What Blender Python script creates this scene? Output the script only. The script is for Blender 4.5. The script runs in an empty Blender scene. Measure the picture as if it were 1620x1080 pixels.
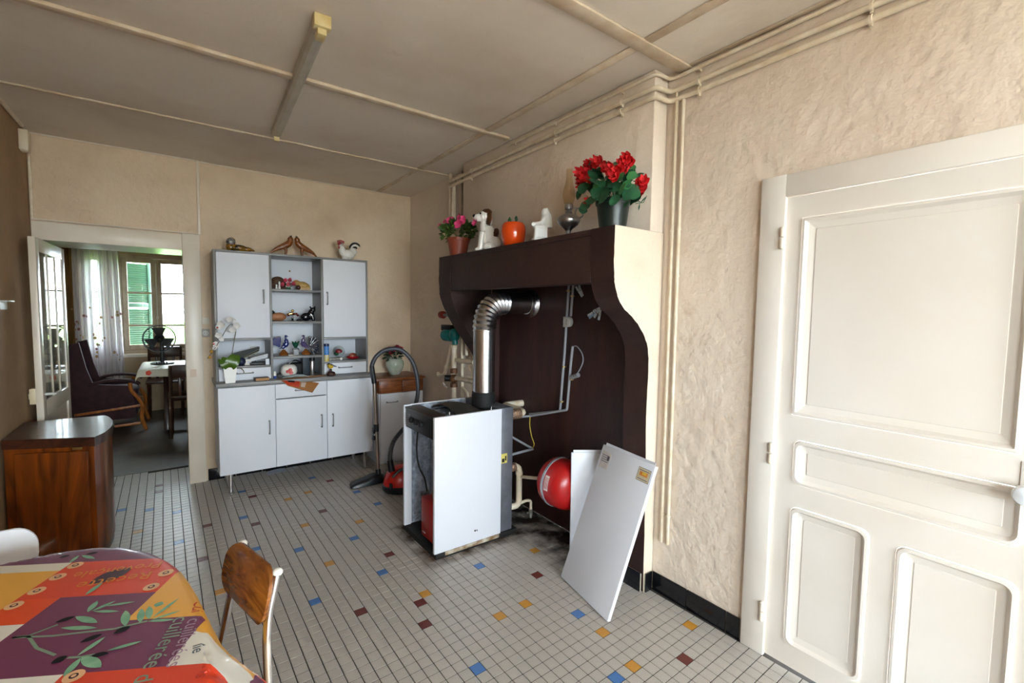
import bpy, bmesh, math, random
from mathutils import Vector, Matrix
random.seed(7)
SC = bpy.context.scene
COL = SC.collection
PI = math.pi
# ------------------------------------------------------------------ camera
H = 1.42
F_PX, YAW, PIT, ROL = 725.46, .6342, -.0652, .0139
CF = Vector((math.sin(YAW)*math.cos(PIT), math.cos(YAW)*math.cos(PIT), math.sin(PIT)))
_r = Vector((math.cos(YAW), -math.sin(YAW), 0)); _u = _r.cross(CF)
CR = math.cos(ROL)*_r + math.sin(ROL)*_u
CU = -math.sin(ROL)*_r + math.cos(ROL)*_u
CPOS = Vector((0, 0, H))
cam = bpy.data.cameras.new('camera'); cam_o = bpy.data.objects.new('camera', cam); COL.objects.link(cam_o)
cam.sensor_width = 36; cam.lens = F_PX/1620*36; cam.clip_start = .02
cam_o.matrix_world = Matrix(((CR.x, CU.x, -CF.x, 0), (CR.y, CU.y, -CF.y, 0), (CR.z, CU.z, -CF.z, H), (0, 0, 0, 1)))
SC.camera = cam_o
# ------------------------------------------------------------------ world, daylight, exposure
W = bpy.data.worlds.new('sky'); SC.world = W; W.use_nodes = True
bg = W.node_tree.nodes['Background']
bg.inputs[0].default_value = (.80, .90, 1.0, 1); bg.inputs[1].default_value = 10.0
SC.view_settings.view_transform = 'Standard'; SC.view_settings.look = 'None'
SC.view_settings.gamma = 1; SC.view_settings.exposure = 2.25; SC.view_settings.use_curve_mapping = False
XL, XR, YB, YR, ZC = -.765, 1.96, 4.44, -3.4, 2.57          # kitchen: left, right, back, rear, ceiling
YF, YW, FXL, FXR = 4.93, 7.9, -1.9, 1.6                     # adjoining room: near face, window wall, sides
RW = (-.45, 1.65, .80, 2.30)                                # rear window opening x0 x1 z0 z1
FW = (-.60, .22, .80, 2.10)                                 # adjoining room window opening
FW2 = (-.94, -.69, .80, 2.10)                              # second window behind the sheer curtain
LW3 = (-3.0, -1.7, .85, 2.25)                              # unseen left wall window added for fill daylight: y0 y1 z0 z1
def portal(name, loc, rot, sx, sy):
    l = bpy.data.lights.new(name, 'AREA'); l.shape = 'RECTANGLE'; l.size = sx; l.size_y = sy
    l.cycles.is_portal = True
    o = bpy.data.objects.new(name, l); COL.objects.link(o); o.location = loc; o.rotation_euler = rot
portal('daylight_portal_rear', ((RW[0]+RW[1])/2, YR-.1, (RW[2]+RW[3])/2), (PI/2, 0, 0), RW[1]-RW[0], RW[3]-RW[2])
portal('daylight_portal_far', ((FW[0]+FW[1])/2, YW+.12, (FW[2]+FW[3])/2), (-PI/2, 0, 0), FW[1]-FW[0], FW[3]-FW[2])
portal('daylight_portal_curtain', ((FW2[0]+FW2[1])/2, YW+.12, (FW2[2]+FW2[3])/2), (-PI/2, 0, 0), FW2[1]-FW2[0], FW2[3]-FW2[2])
portal('daylight_portal_fill', (XL-.1, (LW3[0]+LW3[1])/2, (LW3[2]+LW3[3])/2), (0, -PI/2, 0), LW3[3]-LW3[2], LW3[1]-LW3[0])  # serves the unseen side window added for fill
# ------------------------------------------------------------------ helpers
def PX(u, v, x=None, y=None, z=None):
    """photo pixel -> point on the plane x, y or z = const that the thing touches"""
    d = CR*((u-810)/F_PX) - CU*((v-540)/F_PX) + CF
    t = x/d.x if x is not None else y/d.y if y is not None else (z-H)/d.z
    return CPOS + d*t
def lin(h):
    h = h.lstrip('#'); c = [int(h[i:i+2], 16)/255 for i in (0, 2, 4)]
    return tuple((v/12.92 if v <= .04045 else ((v+.055)/1.055)**2.4) for v in c) + (1,)
MATS = {}
def mat(name, col, rough=.5, metal=0, col2=None, nscale=6, namt=.5, bump=0, bscale=60, bdist=.002, spec=.5, trans=0, coat=0, emit=None, detail=4, stretch=None, ior=None, alpha=None):
    if name in MATS: return MATS[name]
    m = bpy.data.materials.new(name); m.use_nodes = True; nt = m.node_tree; N = nt.nodes; L = nt.links
    p = N['Principled BSDF']
    c = lin(col) if isinstance(col, str) else tuple(col)+(1,)
    p.inputs['Base Color'].default_value = c; p.inputs['Roughness'].default_value = rough
    p.inputs['Metallic'].default_value = metal; p.inputs['Specular IOR Level'].default_value = spec
    p.inputs['Transmission Weight'].default_value = trans; p.inputs['Coat Weight'].default_value = coat
    if ior: p.inputs['IOR'].default_value = ior
    if alpha is not None: p.inputs['Alpha'].default_value = alpha
    tc = N.new('ShaderNodeTexCoord'); src = tc.outputs['Object']
    if stretch:
        mp = N.new('ShaderNodeMapping'); mp.inputs['Scale'].default_value = stretch; L.new(src, mp.inputs[0]); src = mp.outputs[0]
    if col2 is not None:
        n = N.new('ShaderNodeTexNoise'); n.inputs['Scale'].default_value = nscale; n.inputs['Detail'].default_value = detail
        L.new(src, n.inputs['Vector'])
        r = N.new('ShaderNodeValToRGB'); r.color_ramp.elements[0].position = .5-namt*.4; r.color_ramp.elements[1].position = .5+namt*.4
        r.color_ramp.elements[0].color = c; r.color_ramp.elements[1].color = lin(col2) if isinstance(col2, str) else tuple(col2)+(1,)
        L.new(n.outputs['Fac'], r.inputs[0]); L.new(r.outputs[0], p.inputs['Base Color'])
    if bump:
        n2 = N.new('ShaderNodeTexNoise'); n2.inputs['Scale'].default_value = bscale; n2.inputs['Detail'].default_value = 5
        L.new(src, n2.inputs['Vector'])
        b = N.new('ShaderNodeBump'); b.inputs['Strength'].default_value = bump; b.inputs['Distance'].default_value = bdist
        L.new(n2.outputs['Fac'], b.inputs['Height']); L.new(b.outputs[0], p.inputs['Normal'])
    if emit:
        p.inputs['Emission Color'].default_value = emit[0]; p.inputs['Emission Strength'].default_value = emit[1]
    MATS[name] = m
    return m
def plaster(name, base, stain, lump=.012, fine=.35, sc=14, amt=1.0):
    m = bpy.data.materials.new(name); m.use_nodes = True; N = m.node_tree.nodes; L = m.node_tree.links
    p = N['Principled BSDF']; p.inputs['Roughness'].default_value = .75; p.inputs['Specular IOR Level'].default_value = .25
    tc = N.new('ShaderNodeTexCoord')
    def noise(s, d, r=.55):
        n = N.new('ShaderNodeTexNoise'); n.inputs['Scale'].default_value = s; n.inputs['Detail'].default_value = d; n.inputs['Roughness'].default_value = r
        L.new(tc.outputs['Object'], n.inputs['Vector']); return n.outputs['Fac']
    def ramp(f, a, b, ca, cb):
        r = N.new('ShaderNodeValToRGB'); r.color_ramp.elements[0].position = a; r.color_ramp.elements[1].position = b
        r.color_ramp.elements[0].color = ca; r.color_ramp.elements[1].color = cb; L.new(f, r.inputs[0]); return r.outputs[0]
    b, s = lin(base), lin(stain)
    c1 = ramp(noise(1.3, 4), .46, .75, b, tuple(b[i]+(s[i]-b[i])*.55*amt for i in range(3))+(1,))
    mx = N.new('ShaderNodeMixRGB'); L.new(ramp(noise(9, 8, .7), .62, .74, (0, 0, 0, 1), (.35*amt, .35*amt, .35*amt, 1)), mx.inputs[0])
    L.new(c1, mx.inputs[1]); mx.inputs[2].default_value = s
    L.new(mx.outputs[0], p.inputs['Base Color'])
    b1 = N.new('ShaderNodeBump'); b1.inputs['Strength'].default_value = 1; b1.inputs['Distance'].default_value = lump
    L.new(noise(sc, 3), b1.inputs['Height'])
    b2 = N.new('ShaderNodeBump'); b2.inputs['Strength'].default_value = fine; b2.inputs['Distance'].default_value = .004
    L.new(noise(70, 6, .65), b2.inputs['Height']); L.new(b1.outputs[0], b2.inputs['Normal']); L.new(b2.outputs[0], p.inputs['Normal'])
    MATS[name] = m; return m
def wood(name, c1, c2, rough=.35, scale=(2, 18, 18), coat=0, dist=3):
    m = bpy.data.materials.new(name); m.use_nodes = True; N = m.node_tree.nodes; L = m.node_tree.links
    p = N['Principled BSDF']; p.inputs['Roughness'].default_value = rough; p.inputs['Coat Weight'].default_value = coat
    tc = N.new('ShaderNodeTexCoord'); mp = N.new('ShaderNodeMapping'); mp.inputs['Scale'].default_value = scale
    L.new(tc.outputs['Object'], mp.inputs[0])
    n = N.new('ShaderNodeTexNoise'); n.inputs['Scale'].default_value = 1; n.inputs['Detail'].default_value = 6; n.inputs['Distortion'].default_value = dist
    L.new(mp.outputs[0], n.inputs['Vector'])
    r = N.new('ShaderNodeValToRGB'); r.color_ramp.elements[0].position = .35; r.color_ramp.elements[1].position = .68
    r.color_ramp.elements[0].color = lin(c1); r.color_ramp.elements[1].color = lin(c2)
    L.new(n.outputs['Fac'], r.inputs[0]); L.new(r.outputs[0], p.inputs['Base Color'])
    MATS[name] = m; return m
def nb(): return bmesh.new()
def box(bm, a, b, bev=0, seg=2):
    a, b = Vector(a), Vector(b)
    lo = Vector((min(a.x, b.x), min(a.y, b.y), min(a.z, b.z))); hi = Vector((max(a.x, b.x), max(a.y, b.y), max(a.z, b.z)))
    vs = [bm.verts.new((x, y, z)) for z in (lo.z, hi.z) for y in (lo.y, hi.y) for x in (lo.x, hi.x)]
    fs = [bm.faces.new([vs[i] for i in f]) for f in ((0, 2, 3, 1), (4, 5, 7, 6), (0, 1, 5, 4), (2, 6, 7, 3), (0, 4, 6, 2), (1, 3, 7, 5))]
    if bev:
        es = list({e for f in fs for e in f.edges})
        bmesh.ops.bevel(bm, geom=es, offset=bev, segments=seg, affect='EDGES', profile=.5)
    return bm
def obox(bm, c, ax, ay, az, bev=0):
    """box centred c with half-extent vectors"""
    c, ax, ay, az = map(Vector, (c, ax, ay, az)); n0 = len(bm.verts)
    t = nb(); box(t, (-1, -1, -1), (1, 1, 1))
    for v in t.verts: v.co = c + ax*v.co.x + ay*v.co.y + az*v.co.z
    if bev: bmesh.ops.bevel(t, geom=list(t.edges), offset=bev, segments=2, affect='EDGES', profile=.5)
    join(bm, t); return bm
def join(bm, t):
    me = bpy.data.meshes.new('tmp'); t.to_mesh(me); t.free(); bm.from_mesh(me); bpy.data.meshes.remove(me)
def fillet(pts, rad, n=5):
    pts = [Vector(p) for p in pts]; out = [pts[0]]
    for i in range(1, len(pts)-1):
        p, a, b = pts[i], pts[i-1], pts[i+1]
        d1, d2 = a-p, b-p; r = min(rad, d1.length*.48, d2.length*.48)
        q1, q2 = p+d1.normalized()*r, p+d2.normalized()*r
        for k in range(n+1):
            t = k/n; out.append(q1*(1-t)**2 + p*2*t*(1-t) + q2*t*t)
    return out+[pts[-1]]
def spline(pts, n=8):
    pts = [Vector(p) for p in pts]; P = [pts[0]*2-pts[1]]+pts+[pts[-1]*2-pts[-2]]; out = []
    for i in range(1, len(P)-2):
        for k in range(n):
            t = k/n; a, b, c, d = P[i-1:i+3]
            out.append(.5*((2*b)+(c-a)*t+(2*a-5*b+4*c-d)*t*t+(3*b-a-3*c+d)*t**3))
    return out+[pts[-1]]
def tube(bm, pts, r, seg=10, cap=True, sx=1, sy=1):
    pts = [Vector(p) for p in pts]; n = len(pts)
    rs = r if isinstance(r, (list, tuple)) else [r]*n
    T = [(pts[min(i+1, n-1)]-pts[max(i-1, 0)]).normalized() for i in range(n)]
    up = Vector((0, 0, 1)) if abs(T[0].z) < .9 else Vector((1, 0, 0))
    N = (up - T[0]*up.dot(T[0])).normalized(); rings = []
    for i in range(n):
        N = (N - T[i]*N.dot(T[i])).normalized(); B = T[i].cross(N)
        rings.append([bm.verts.new(pts[i]+(N*math.cos(a)*sx+B*math.sin(a)*sy)*rs[i]) for a in (2*PI*k/seg for k in range(seg))])
    for i in range(n-1):
        for k in range(seg):
            bm.faces.new((rings[i][k], rings[i][(k+1) % seg], rings[i+1][(k+1) % seg], rings[i+1][k]))
    if cap:
        bm.faces.new(rings[0][::-1]); bm.faces.new(rings[-1])
    return bm
def cyl(bm, a, b, r, r2=None, seg=16): return tube(bm, [a, b], [r, r if r2 is None else r2], seg)
def lathe(bm, prof, c=(0, 0, 0), seg=24, axis=(0, 0, 1), sx=1, sy=1):
    c = Vector(c); A = Vector(axis).normalized(); q = Vector((0, 0, 1)).rotation_difference(A); rings = []
    for r, z in prof:
        rings.append([bm.verts.new(c + q @ Vector((max(r, 1e-5)*math.cos(a)*sx, max(r, 1e-5)*math.sin(a)*sy, z))) for a in (2*PI*k/seg for k in range(seg))])
    for i in range(len(rings)-1):
        for k in range(seg):
            bm.faces.new((rings[i][k], rings[i][(k+1) % seg], rings[i+1][(k+1) % seg], rings[i+1][k]))
    bm.faces.new(rings[0][::-1]); bm.faces.new(rings[-1])
    return bm
def prism(bm, poly, vec):
    vec = Vector(vec); a = [bm.verts.new(Vector(p)) for p in poly]; b = [bm.verts.new(Vector(p)+vec) for p in poly]; n = len(a)
    fs = [bm.faces.new(a[::-1]), bm.faces.new(b)]
    for i in range(n): fs.append(bm.faces.new((a[i], a[(i+1) % n], b[(i+1) % n], b[i])))
    return fs
def ball(bm, c, r, seg=16, rings=10, rot=None):
    if not isinstance(r, (list, tuple)): r = (r, r, r)
    M = Matrix.Translation(Vector(c)) @ (rot.to_matrix().to_4x4() if rot is not None else Matrix()) @ Matrix.Diagonal((*r, 1))
    bmesh.ops.create_uvsphere(bm, u_segments=seg, v_segments=rings, radius=1, matrix=M); return bm
def grid(bm, fn, nu, nv):
    vs = [[bm.verts.new(Vector(fn(i/nu, j/nv))) for j in range(nv+1)] for i in range(nu+1)]
    for i in range(nu):
        for j in range(nv): bm.faces.new((vs[i][j], vs[i+1][j], vs[i+1][j+1], vs[i][j+1]))
    return bm
def sheet(bm, fn, nu, nv, th=.001):
    grid(bm, fn, nu, nv); bmesh.ops.recalc_face_normals(bm, faces=bm.faces)
    bmesh.ops.solidify(bm, geom=list(bm.faces), thickness=th); return bm
def tomesh(name, bm, m, smooth=True, angle=38):
    bmesh.ops.recalc_face_normals(bm, faces=bm.faces)
    me = bpy.data.meshes.new(name); bm.to_mesh(me); bm.free()
    if isinstance(m, (list, tuple)):
        for k in m: me.materials.append(k)
    elif m: me.materials.append(m)
    if smooth:
        me.polygons.foreach_set('use_smooth', [True]*len(me.polygons)); me.set_sharp_from_angle(angle=math.radians(angle))
    return me
def link(name, me, parent=None, world=False):
    o = bpy.data.objects.new(name, me); COL.objects.link(o)
    if parent is not None:
        o.parent = parent
        if world: o.matrix_parent_inverse = world_of(parent).inverted()
    return o
def world_of(o):
    M = Matrix.LocRotScale(o.location, o.rotation_euler, o.scale)
    return (world_of(o.parent) @ o.matrix_parent_inverse @ M) if o.parent else M
def obj(name, bm, m, parent=None, world=False, smooth=True, angle=38):
    """one mesh object; world=True: the vertices are given in world coordinates"""
    return link(name, tomesh(name, bm, m, smooth, angle), parent, world)
def tag(o, label, cat, group=None):
    o['label'] = label; o['category'] = cat
    if group: o['group'] = group
    return o
def thing(name, label, cat, loc=(0, 0, 0), rz=0, group=None):
    o = bpy.data.objects.new(name, None); COL.objects.link(o); o.location = loc; o.rotation_euler = (0, 0, rz)
    o.empty_display_size = .05
    return tag(o, label, cat, group)
def struct(o, label=None, cat=None):
    o['kind'] = 'structure'
    if label: o['label'] = label
    if cat: o['category'] = cat
    return o
def anchor(name, loc=(0, 0, 0)):
    o = bpy.data.objects.new(name, None); COL.objects.link(o); o.location = loc; o.empty_display_size = .05; return o
def blob(name, parts, vox, m, parent=None, world=False, smooth=2):
    """one continuous skin over overlapping balls and tubes"""
    bm = nb()
    for p in parts:
        if p[0] == 'b': ball(bm, p[1], p[2], 14, 10, p[3] if len(p) > 3 else None)
        elif p[0] == 't': tube(bm, p[1], p[2], 10)
        elif p[0] == 'x': box(bm, p[1], p[2])
    me = bpy.data.meshes.new('tmp'); bm.to_mesh(me); bm.free()
    t = bpy.data.objects.new('tmp', me); COL.objects.link(t)
    r = t.modifiers.new('r', 'REMESH'); r.mode = 'VOXEL'; r.voxel_size = vox
    s = t.modifiers.new('s', 'SMOOTH'); s.iterations = smooth; s.factor = .5
    dg = bpy.context.evaluated_depsgraph_get()
    out = bpy.data.meshes.new_from_object(t.evaluated_get(dg)); out.name = name
    bpy.data.objects.remove(t); bpy.data.meshes.remove(me)
    out.materials.clear(); out.materials.append(m)
    out.polygons.foreach_set('use_smooth', [True]*len(out.polygons))
    return link(name, out, parent, world)
def text_mesh(s, size, font=None):
    c = bpy.data.curves.new('t', 'FONT'); c.body = s; c.size = size; c.resolution_u = 2
    o = bpy.data.objects.new('t', c); COL.objects.link(o); dg = bpy.context.evaluated_depsgraph_get()
    me = bpy.data.meshes.new_from_object(o.evaluated_get(dg)); bpy.data.objects.remove(o); bpy.data.curves.remove(c)
    return me
# ------------------------------------------------------------------ materials
cream = plaster('cream_plaster', '#e2d2bf', '#b99676')
cream_r = plaster('cream_plaster_rough', '#e1d2c2', '#bd9e82', lump=.011, fine=.36, sc=15)
cream_b = plaster('cream_plaster_back', '#dfcab0', '#b09172', lump=.012, fine=.3, sc=20)
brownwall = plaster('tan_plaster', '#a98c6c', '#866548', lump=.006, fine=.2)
ceil_m = plaster('ceiling_board', '#e3d8cb', '#bda48c', lump=.003, fine=.12, amt=.8)
paint = mat('cream_gloss_paint', '#e2d8ca', .34, col2='#d9cbb8', nscale=3, bump=.12, bscale=25, bdist=.004)
doorp = mat('door_paint', '#e4ded7', .38, col2='#dcd3c8', nscale=2.2, bump=.08, bscale=20, bdist=.003)
pipep = mat('pipe_paint', '#e2d6c2', .4, col2='#d0bda0', nscale=18)
batten_m = mat('batten_paint', '#dccdb8', .6, col2='#c2ab8e', nscale=9)
white = mat('white_laminate', '#dfe2ea', .48, spec=.35)
whitep = mat('white_enamel', '#dcdfe8', .36, spec=.4)
whitec = mat('white_ceramic', '#eceae4', .2, coat=.5)
whitem = mat('white_plaster_figure', '#eeeeec', .55, bump=.3, bscale=70, bdist=.003)
grey = mat('grey_laminate', '#7d7d7c', .4, col2='#868584', nscale=40, stretch=(1, 1, 8))
brown = mat('dark_brown_paint', '#2b1713', .62, col2='#37201a', nscale=7, bump=.5, bscale=45, bdist=.004)
soot = mat('sooty_brown_paint', '#2c1311', .5, col2='#3d1f17', nscale=4, bump=.4, bscale=40, bdist=.004, stretch=(3, 3, .6))
chrome = mat('chrome', (.8, .8, .82), .12, 1)
steel = mat('galvanised_steel', (.62, .63, .65), .24, 1, col2=(.5, .5, .52), nscale=25, stretch=(1, 1, .2))
dsteel = mat('dull_steel', (.28, .29, .31), .5, .7, col2=(.36, .37, .38), nscale=30)
pewter = mat('pewter', (.35, .35, .36), .32, 1)
black = mat('black_plastic', '#15161a', .38)
blackm = mat('matt_black', '#0e0d0d', .7)
rubber = mat('dark_grey_hose', '#3a3d44', .42)
redp = mat('red_plastic', '#c8201c', .25)
reds = mat('red_enamel', '#b3191a', .3, col2='#a01416', nscale=9)
foil = mat('insulation_blanket', '#b4bfd0', .42, .2, col2='#7d889a', nscale=30, bump=1, bscale=55, bdist=.02)
foilr = mat('foil_lagging', '#a5866f', .4, .5, col2='#6e5646', nscale=24, bump=1, bscale=50, bdist=.015)
teal = mat('green_pump_enamel', '#0d6d6b', .35)
terra = mat('terracotta_plastic', '#8f3f2a', .45)
dgreen = mat('dark_green_plastic', '#12231f', .35)
leafd = mat('dark_leaf', '#1c4a32', .5, col2='#2d6a44', nscale=20)
leafl = mat('light_leaf', '#4c9a55', .5, col2='#3a8050', nscale=20)
leafo = mat('olive_leaf', '#4d6b25', .5, col2='#2f4a1a', nscale=30)
petr = mat('red_petal', '#d3141c', .55, col2='#e8343a', nscale=30)
petp = mat('pink_petal', '#d9286f', .55, col2='#ea5a92', nscale=30)
orange = mat('orange_glaze', '#e2490f', .14, coat=.6)
glass = mat('clear_glass', (1, 1, 1), .02, trans=1, ior=1.45)
def thinglass(name, tint, refl=.12, rough=.0):
    m = bpy.data.materials.new(name); m.use_nodes = True; N = m.node_tree.nodes; L = m.node_tree.links
    N.remove(N['Principled BSDF']); out = N['Material Output']
    t = N.new('ShaderNodeBsdfTransparent'); t.inputs[0].default_value = (*tint, 1)
    g = N.new('ShaderNodeBsdfGlossy'); g.inputs['Roughness'].default_value = rough
    f = N.new('ShaderNodeFresnel'); ge = N.new('ShaderNodeNewGeometry'); ma = N.new('ShaderNodeMath'); ma.operation = 'MULTIPLY_ADD'; ma.inputs[1].default_value = 1/1.5-1.5; ma.inputs[2].default_value = 1.5; L.new(ge.outputs['Backfacing'], ma.inputs[0]); L.new(ma.outputs[0], f.inputs[0])
    mx = N.new('ShaderNodeMixShader'); L.new(f.outputs[0], mx.inputs[0]); L.new(t.outputs[0], mx.inputs[1]); L.new(g.outputs[0], mx.inputs[2])
    L.new(mx.outputs[0], out.inputs[0]); MATS[name] = m; return m
pane_m = thinglass('window_glass', (.95, .97, .96))
lampglass = thinglass('amber_glass', (.93, .86, .72))
bluegl = mat('blue_glass', '#27347c', .1, trans=.2, coat=.5)
smokegl = mat('smoky_glass', '#2a2c3a', .1, trans=.12, coat=.5)
amberg = mat('amber_glaze', '#9a5a22', .12, trans=.3, coat=.5)
dwood = wood('dark_walnut', '#2c150b', '#43210f', .3, (14, 14, 1.5), coat=.2)
mwood = wood('mahogany_veneer', '#4e2208', '#8a430f', .28, (7, 7, 1.1), coat=.25)
twood = wood('teak_laminate', '#6e3a1c', '#9c5a2c', .35, (3, 3, 26))
cwood = wood('chair_ply', '#6b3a15', '#a4662a', .25, (4, 5, 26), coat=.3)
ywood = wood('honey_wood', '#8a4a17', '#b86f2a', .4, (8, 8, 2))
fwood = wood('carved_wood', '#6a3412', '#94531f', .3, (14, 14, 14))
gold = mat('gold', (.8, .55, .2), .25, 1)
# ================================================================== STRUCTURE
# ---- floor and its mosaic tiles
grout = mat('dark_grout', '#2c2723', .9, col2='#443d36', nscale=5)
t_grey = mat('stoneware_beige', '#bab4ad', .36, col2='#aaa39c', nscale=160, namt=.9, detail=2)
t_blue = mat('stoneware_blue', '#3f6fae', .34, col2='#4a78b4', nscale=120)
t_red = mat('stoneware_oxblood', '#5c2320', .34, col2='#6b2c26', nscale=120)
t_yel = mat('stoneware_ochre', '#c88f35', .34, col2='#b98230', nscale=120)
TM = [t_grey, t_blue, t_red, t_yel]
fl = nb(); box(fl, (XL, YR, -.12), (2.04, YF+.03, -.0025))
floor = struct(obj('floor', fl, grout), 'pale mosaic tiled kitchen floor with scattered blue, ochre and oxblood tiles', 'floor')
TS, TTH = .036104*H, .01507
TO = Vector((.02338*H, .015396*H))
YEL = [(26, 32), (23, 32), (29, 25), (36, 21), (33, 39), (13, 50), (3, 51), (13, 61), (19, 58), (13, 71), (16, 72), (19, 39), (-4, 71), (28, 21)]
BLU = [(18, 28), (26, 21), (26, 40), (10, 44), (17, 45), (17, 54), (11, 55), (7, 58), (23, 62), (7, 68), (18, 78), (8, 78), (22, 68), (-3, 78), (0, 75), (0, 65), (-6, 80), (29, 28)]
RED = [(32, 19), (30, 35), (13, 40), (18, 38), (17, 35), (19, 48), (16, 64), (8, 65), (3, 68), (2, 59), (9, 75), (20, 75), (-2, 88), (-2, 85)]
CT = {}
for k, l in ((1, BLU), (2, RED), (3, YEL)):
    for q in l: CT[q] = k
rt = random.Random(3)
def tile_bm():
    b = nb(); h = TS/2-.0014; i = h-.0010
    lo = [b.verts.new((x, y, -.004)) for x, y in ((-h, -h), (h, -h), (h, h), (-h, h))]
    hi = [b.verts.new((x, y, 0)) for x, y in ((-i, -i), (i, -i), (i, i), (-i, i))]
    b.faces.new(hi)
    for k in range(4): b.faces.new((lo[k], lo[(k+1) % 4], hi[(k+1) % 4], hi[k]))
    return b
TME = [tomesh('tile', tile_bm(), m, smooth=False) for m in TM]
def project(p):
    d = Vector(p)-CPOS; z = d.dot(CF)
    return (810+F_PX*d.dot(CR)/z, 540-F_PX*d.dot(CU)/z, z) if z > .05 else (-1, -1, z)
cells = []
for i in range(-40, 62):
    for j in range(-72, 108):
        x = TS*(math.cos(TTH)*i-math.sin(TTH)*j)+TO.x; y = TS*(math.sin(TTH)*i+math.cos(TTH)*j)+TO.y
        inside = (XL < x < XR and YR < y < YB) or (XR <= x < 2.03 and 1.57 < y < 2.92) or (-.72 < x < .07 and YB <= y < YF+.01)
        if not inside: continue
        u, v, z = project((x, y, 0))
        k = CT.get((i, j))
        if k is None:
            out_of_view = not (-20 < u < 1640 and 0 < v < 1100)
            k = rt.choice((1, 2, 3)) if out_of_view and rt.random() < .03 else 0
        vis = 8 < u < 1612 and 0 < v < 1075 and not (v > 868 and u < 330) and not (u < 190 and v > 640) and not (635 < u < 815 and v < 885 and v > 640 and y > 2.25)
        cells.append((0 if vis else 1, z, x, y, k))
cells.sort()
for n, (a, z, x, y, k) in enumerate(cells[:300]):
    o = link('tile', TME[k], floor); o.location = (x, y, rt.uniform(-.0003, .0003)); o.rotation_euler = (0, 0, TTH)
vs, fs, mi = [], [], []
h = TS/2-.0014; ii = h-.0010; ct, st = math.cos(TTH), math.sin(TTH)
for a, z, x, y, k in cells[300:]:
    b = len(vs)
    for (r, zz) in ((h, -.004), (ii, 0)):
        for sx, sy in ((-r, -r), (r, -r), (r, r), (-r, r)): vs.append((x+ct*sx-st*sy, y+st*sx+ct*sy, zz))
    fs.append((b+4, b+5, b+6, b+7)); mi.append(k)
    for q in range(4): fs.append((b+q, b+(q+1) % 4, b+4+(q+1) % 4, b+4+q)); mi.append(k)
me = bpy.data.meshes.new('tile_field'); me.from_pydata(vs, [], fs); me.update()
for m in TM: me.materials.append(m)
me.polygons.foreach_set('material_index', mi)
o = link('tile_field', me, floor); o['kind'] = 'stuff'

# ---- walls
def wallobj(name, boxes, m, label, world=True):
    b = nb()
    for a, c in boxes: box(b, a, c)
    return struct(obj(name, b, m, smooth=False), label, 'wall')
DY0, DY1, DZ = .10, .845, 1.885                          # right door opening
wall_right = wallobj('wall_right', [((XR, YR, 0), (2.2, DY0, ZC)), ((XR, DY0, DZ), (2.2, DY1, ZC)), ((XR, DY1, 0), (2.2, 1.555, ZC)),
    ((XR, 2.93, 0), (2.2, YB, ZC)), ((2.04, 1.555, 0), (2.2, 2.93, ZC)), ((XR, 1.555, 1.95), (2.04, 2.93, ZC))], cream_r, 'cream painted rough plaster wall with the panelled door')
OX0, OX1, OZ = -.725, .075, 1.875                         # doorway to the adjoining room
wall_back = wallobj('wall_back', [((OX1, YB, 0), (2.2, YF, ZC)), ((OX0, YB, OZ), (OX1, YF, ZC)), ((FXL-.2, YB, 0), (OX0, YF, ZC))], cream_b, 'cream plaster wall behind the white buffet')
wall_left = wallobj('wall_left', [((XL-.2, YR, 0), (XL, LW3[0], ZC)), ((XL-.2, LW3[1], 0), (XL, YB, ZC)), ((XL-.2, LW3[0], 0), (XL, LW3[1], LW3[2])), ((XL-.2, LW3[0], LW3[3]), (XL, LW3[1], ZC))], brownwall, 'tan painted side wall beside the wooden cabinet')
wall_rear = wallobj('wall_rear', [((XL-.2, YR-.2, 0), (RW[0], YR, ZC)), ((RW[1], YR-.2, 0), (2.2, YR, ZC)), ((RW[0], YR-.2, 0), (RW[1], YR, RW[2])), ((RW[0], YR-.2, RW[3]), (RW[1], YR, ZC))], cream, 'cream plaster wall with the kitchen window')
# adjoining room
farwall = plaster('beige_wallpaper', '#b9a488', '#8f7553', lump=.002, fine=.1)
wallobj('wall_far_left', [((FXL-.2, YF, 0), (FXL, YW, ZC))], farwall, 'beige side wall of the adjoining room')
wallobj('wall_far_right', [((FXR, YF, 0), (FXR+.2, YW, ZC))], farwall, 'beige right wall of the adjoining room')
wallobj('wall_far_window', [((FXL-.2, YW, 0), (FW2[0], YW+.25, ZC)), ((FW2[1], YW, 0), (FW[0], YW+.25, ZC)), ((FW2[0], YW, 0), (FW2[1], YW+.25, FW2[2])), ((FW2[0], YW, FW2[3]), (FW2[1], YW+.25, ZC)), ((FW[1], YW, 0), (FXR+.2, YW+.25, ZC)), ((FW[0], YW, 0), (FW[1], YW+.25, FW[2])), ((FW[0], YW, FW[3]), (FW[1], YW+.25, ZC))], farwall, 'beige window wall of the adjoining room')
b = nb(); box(b, (FXL-.2, YF+.03, -.12), (FXR+.2, YW+.25, 0)); box(b, (OX0, YF+.03, -.01), (OX1, YF+.05, .003))
struct(obj('floor_adjoining_room', b, mat('worn_grey_floor', '#4a4644', .35, col2='#5a5450', nscale=5, bump=.15, bscale=30)), 'worn dark grey floor of the adjoining room', 'floor')
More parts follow.
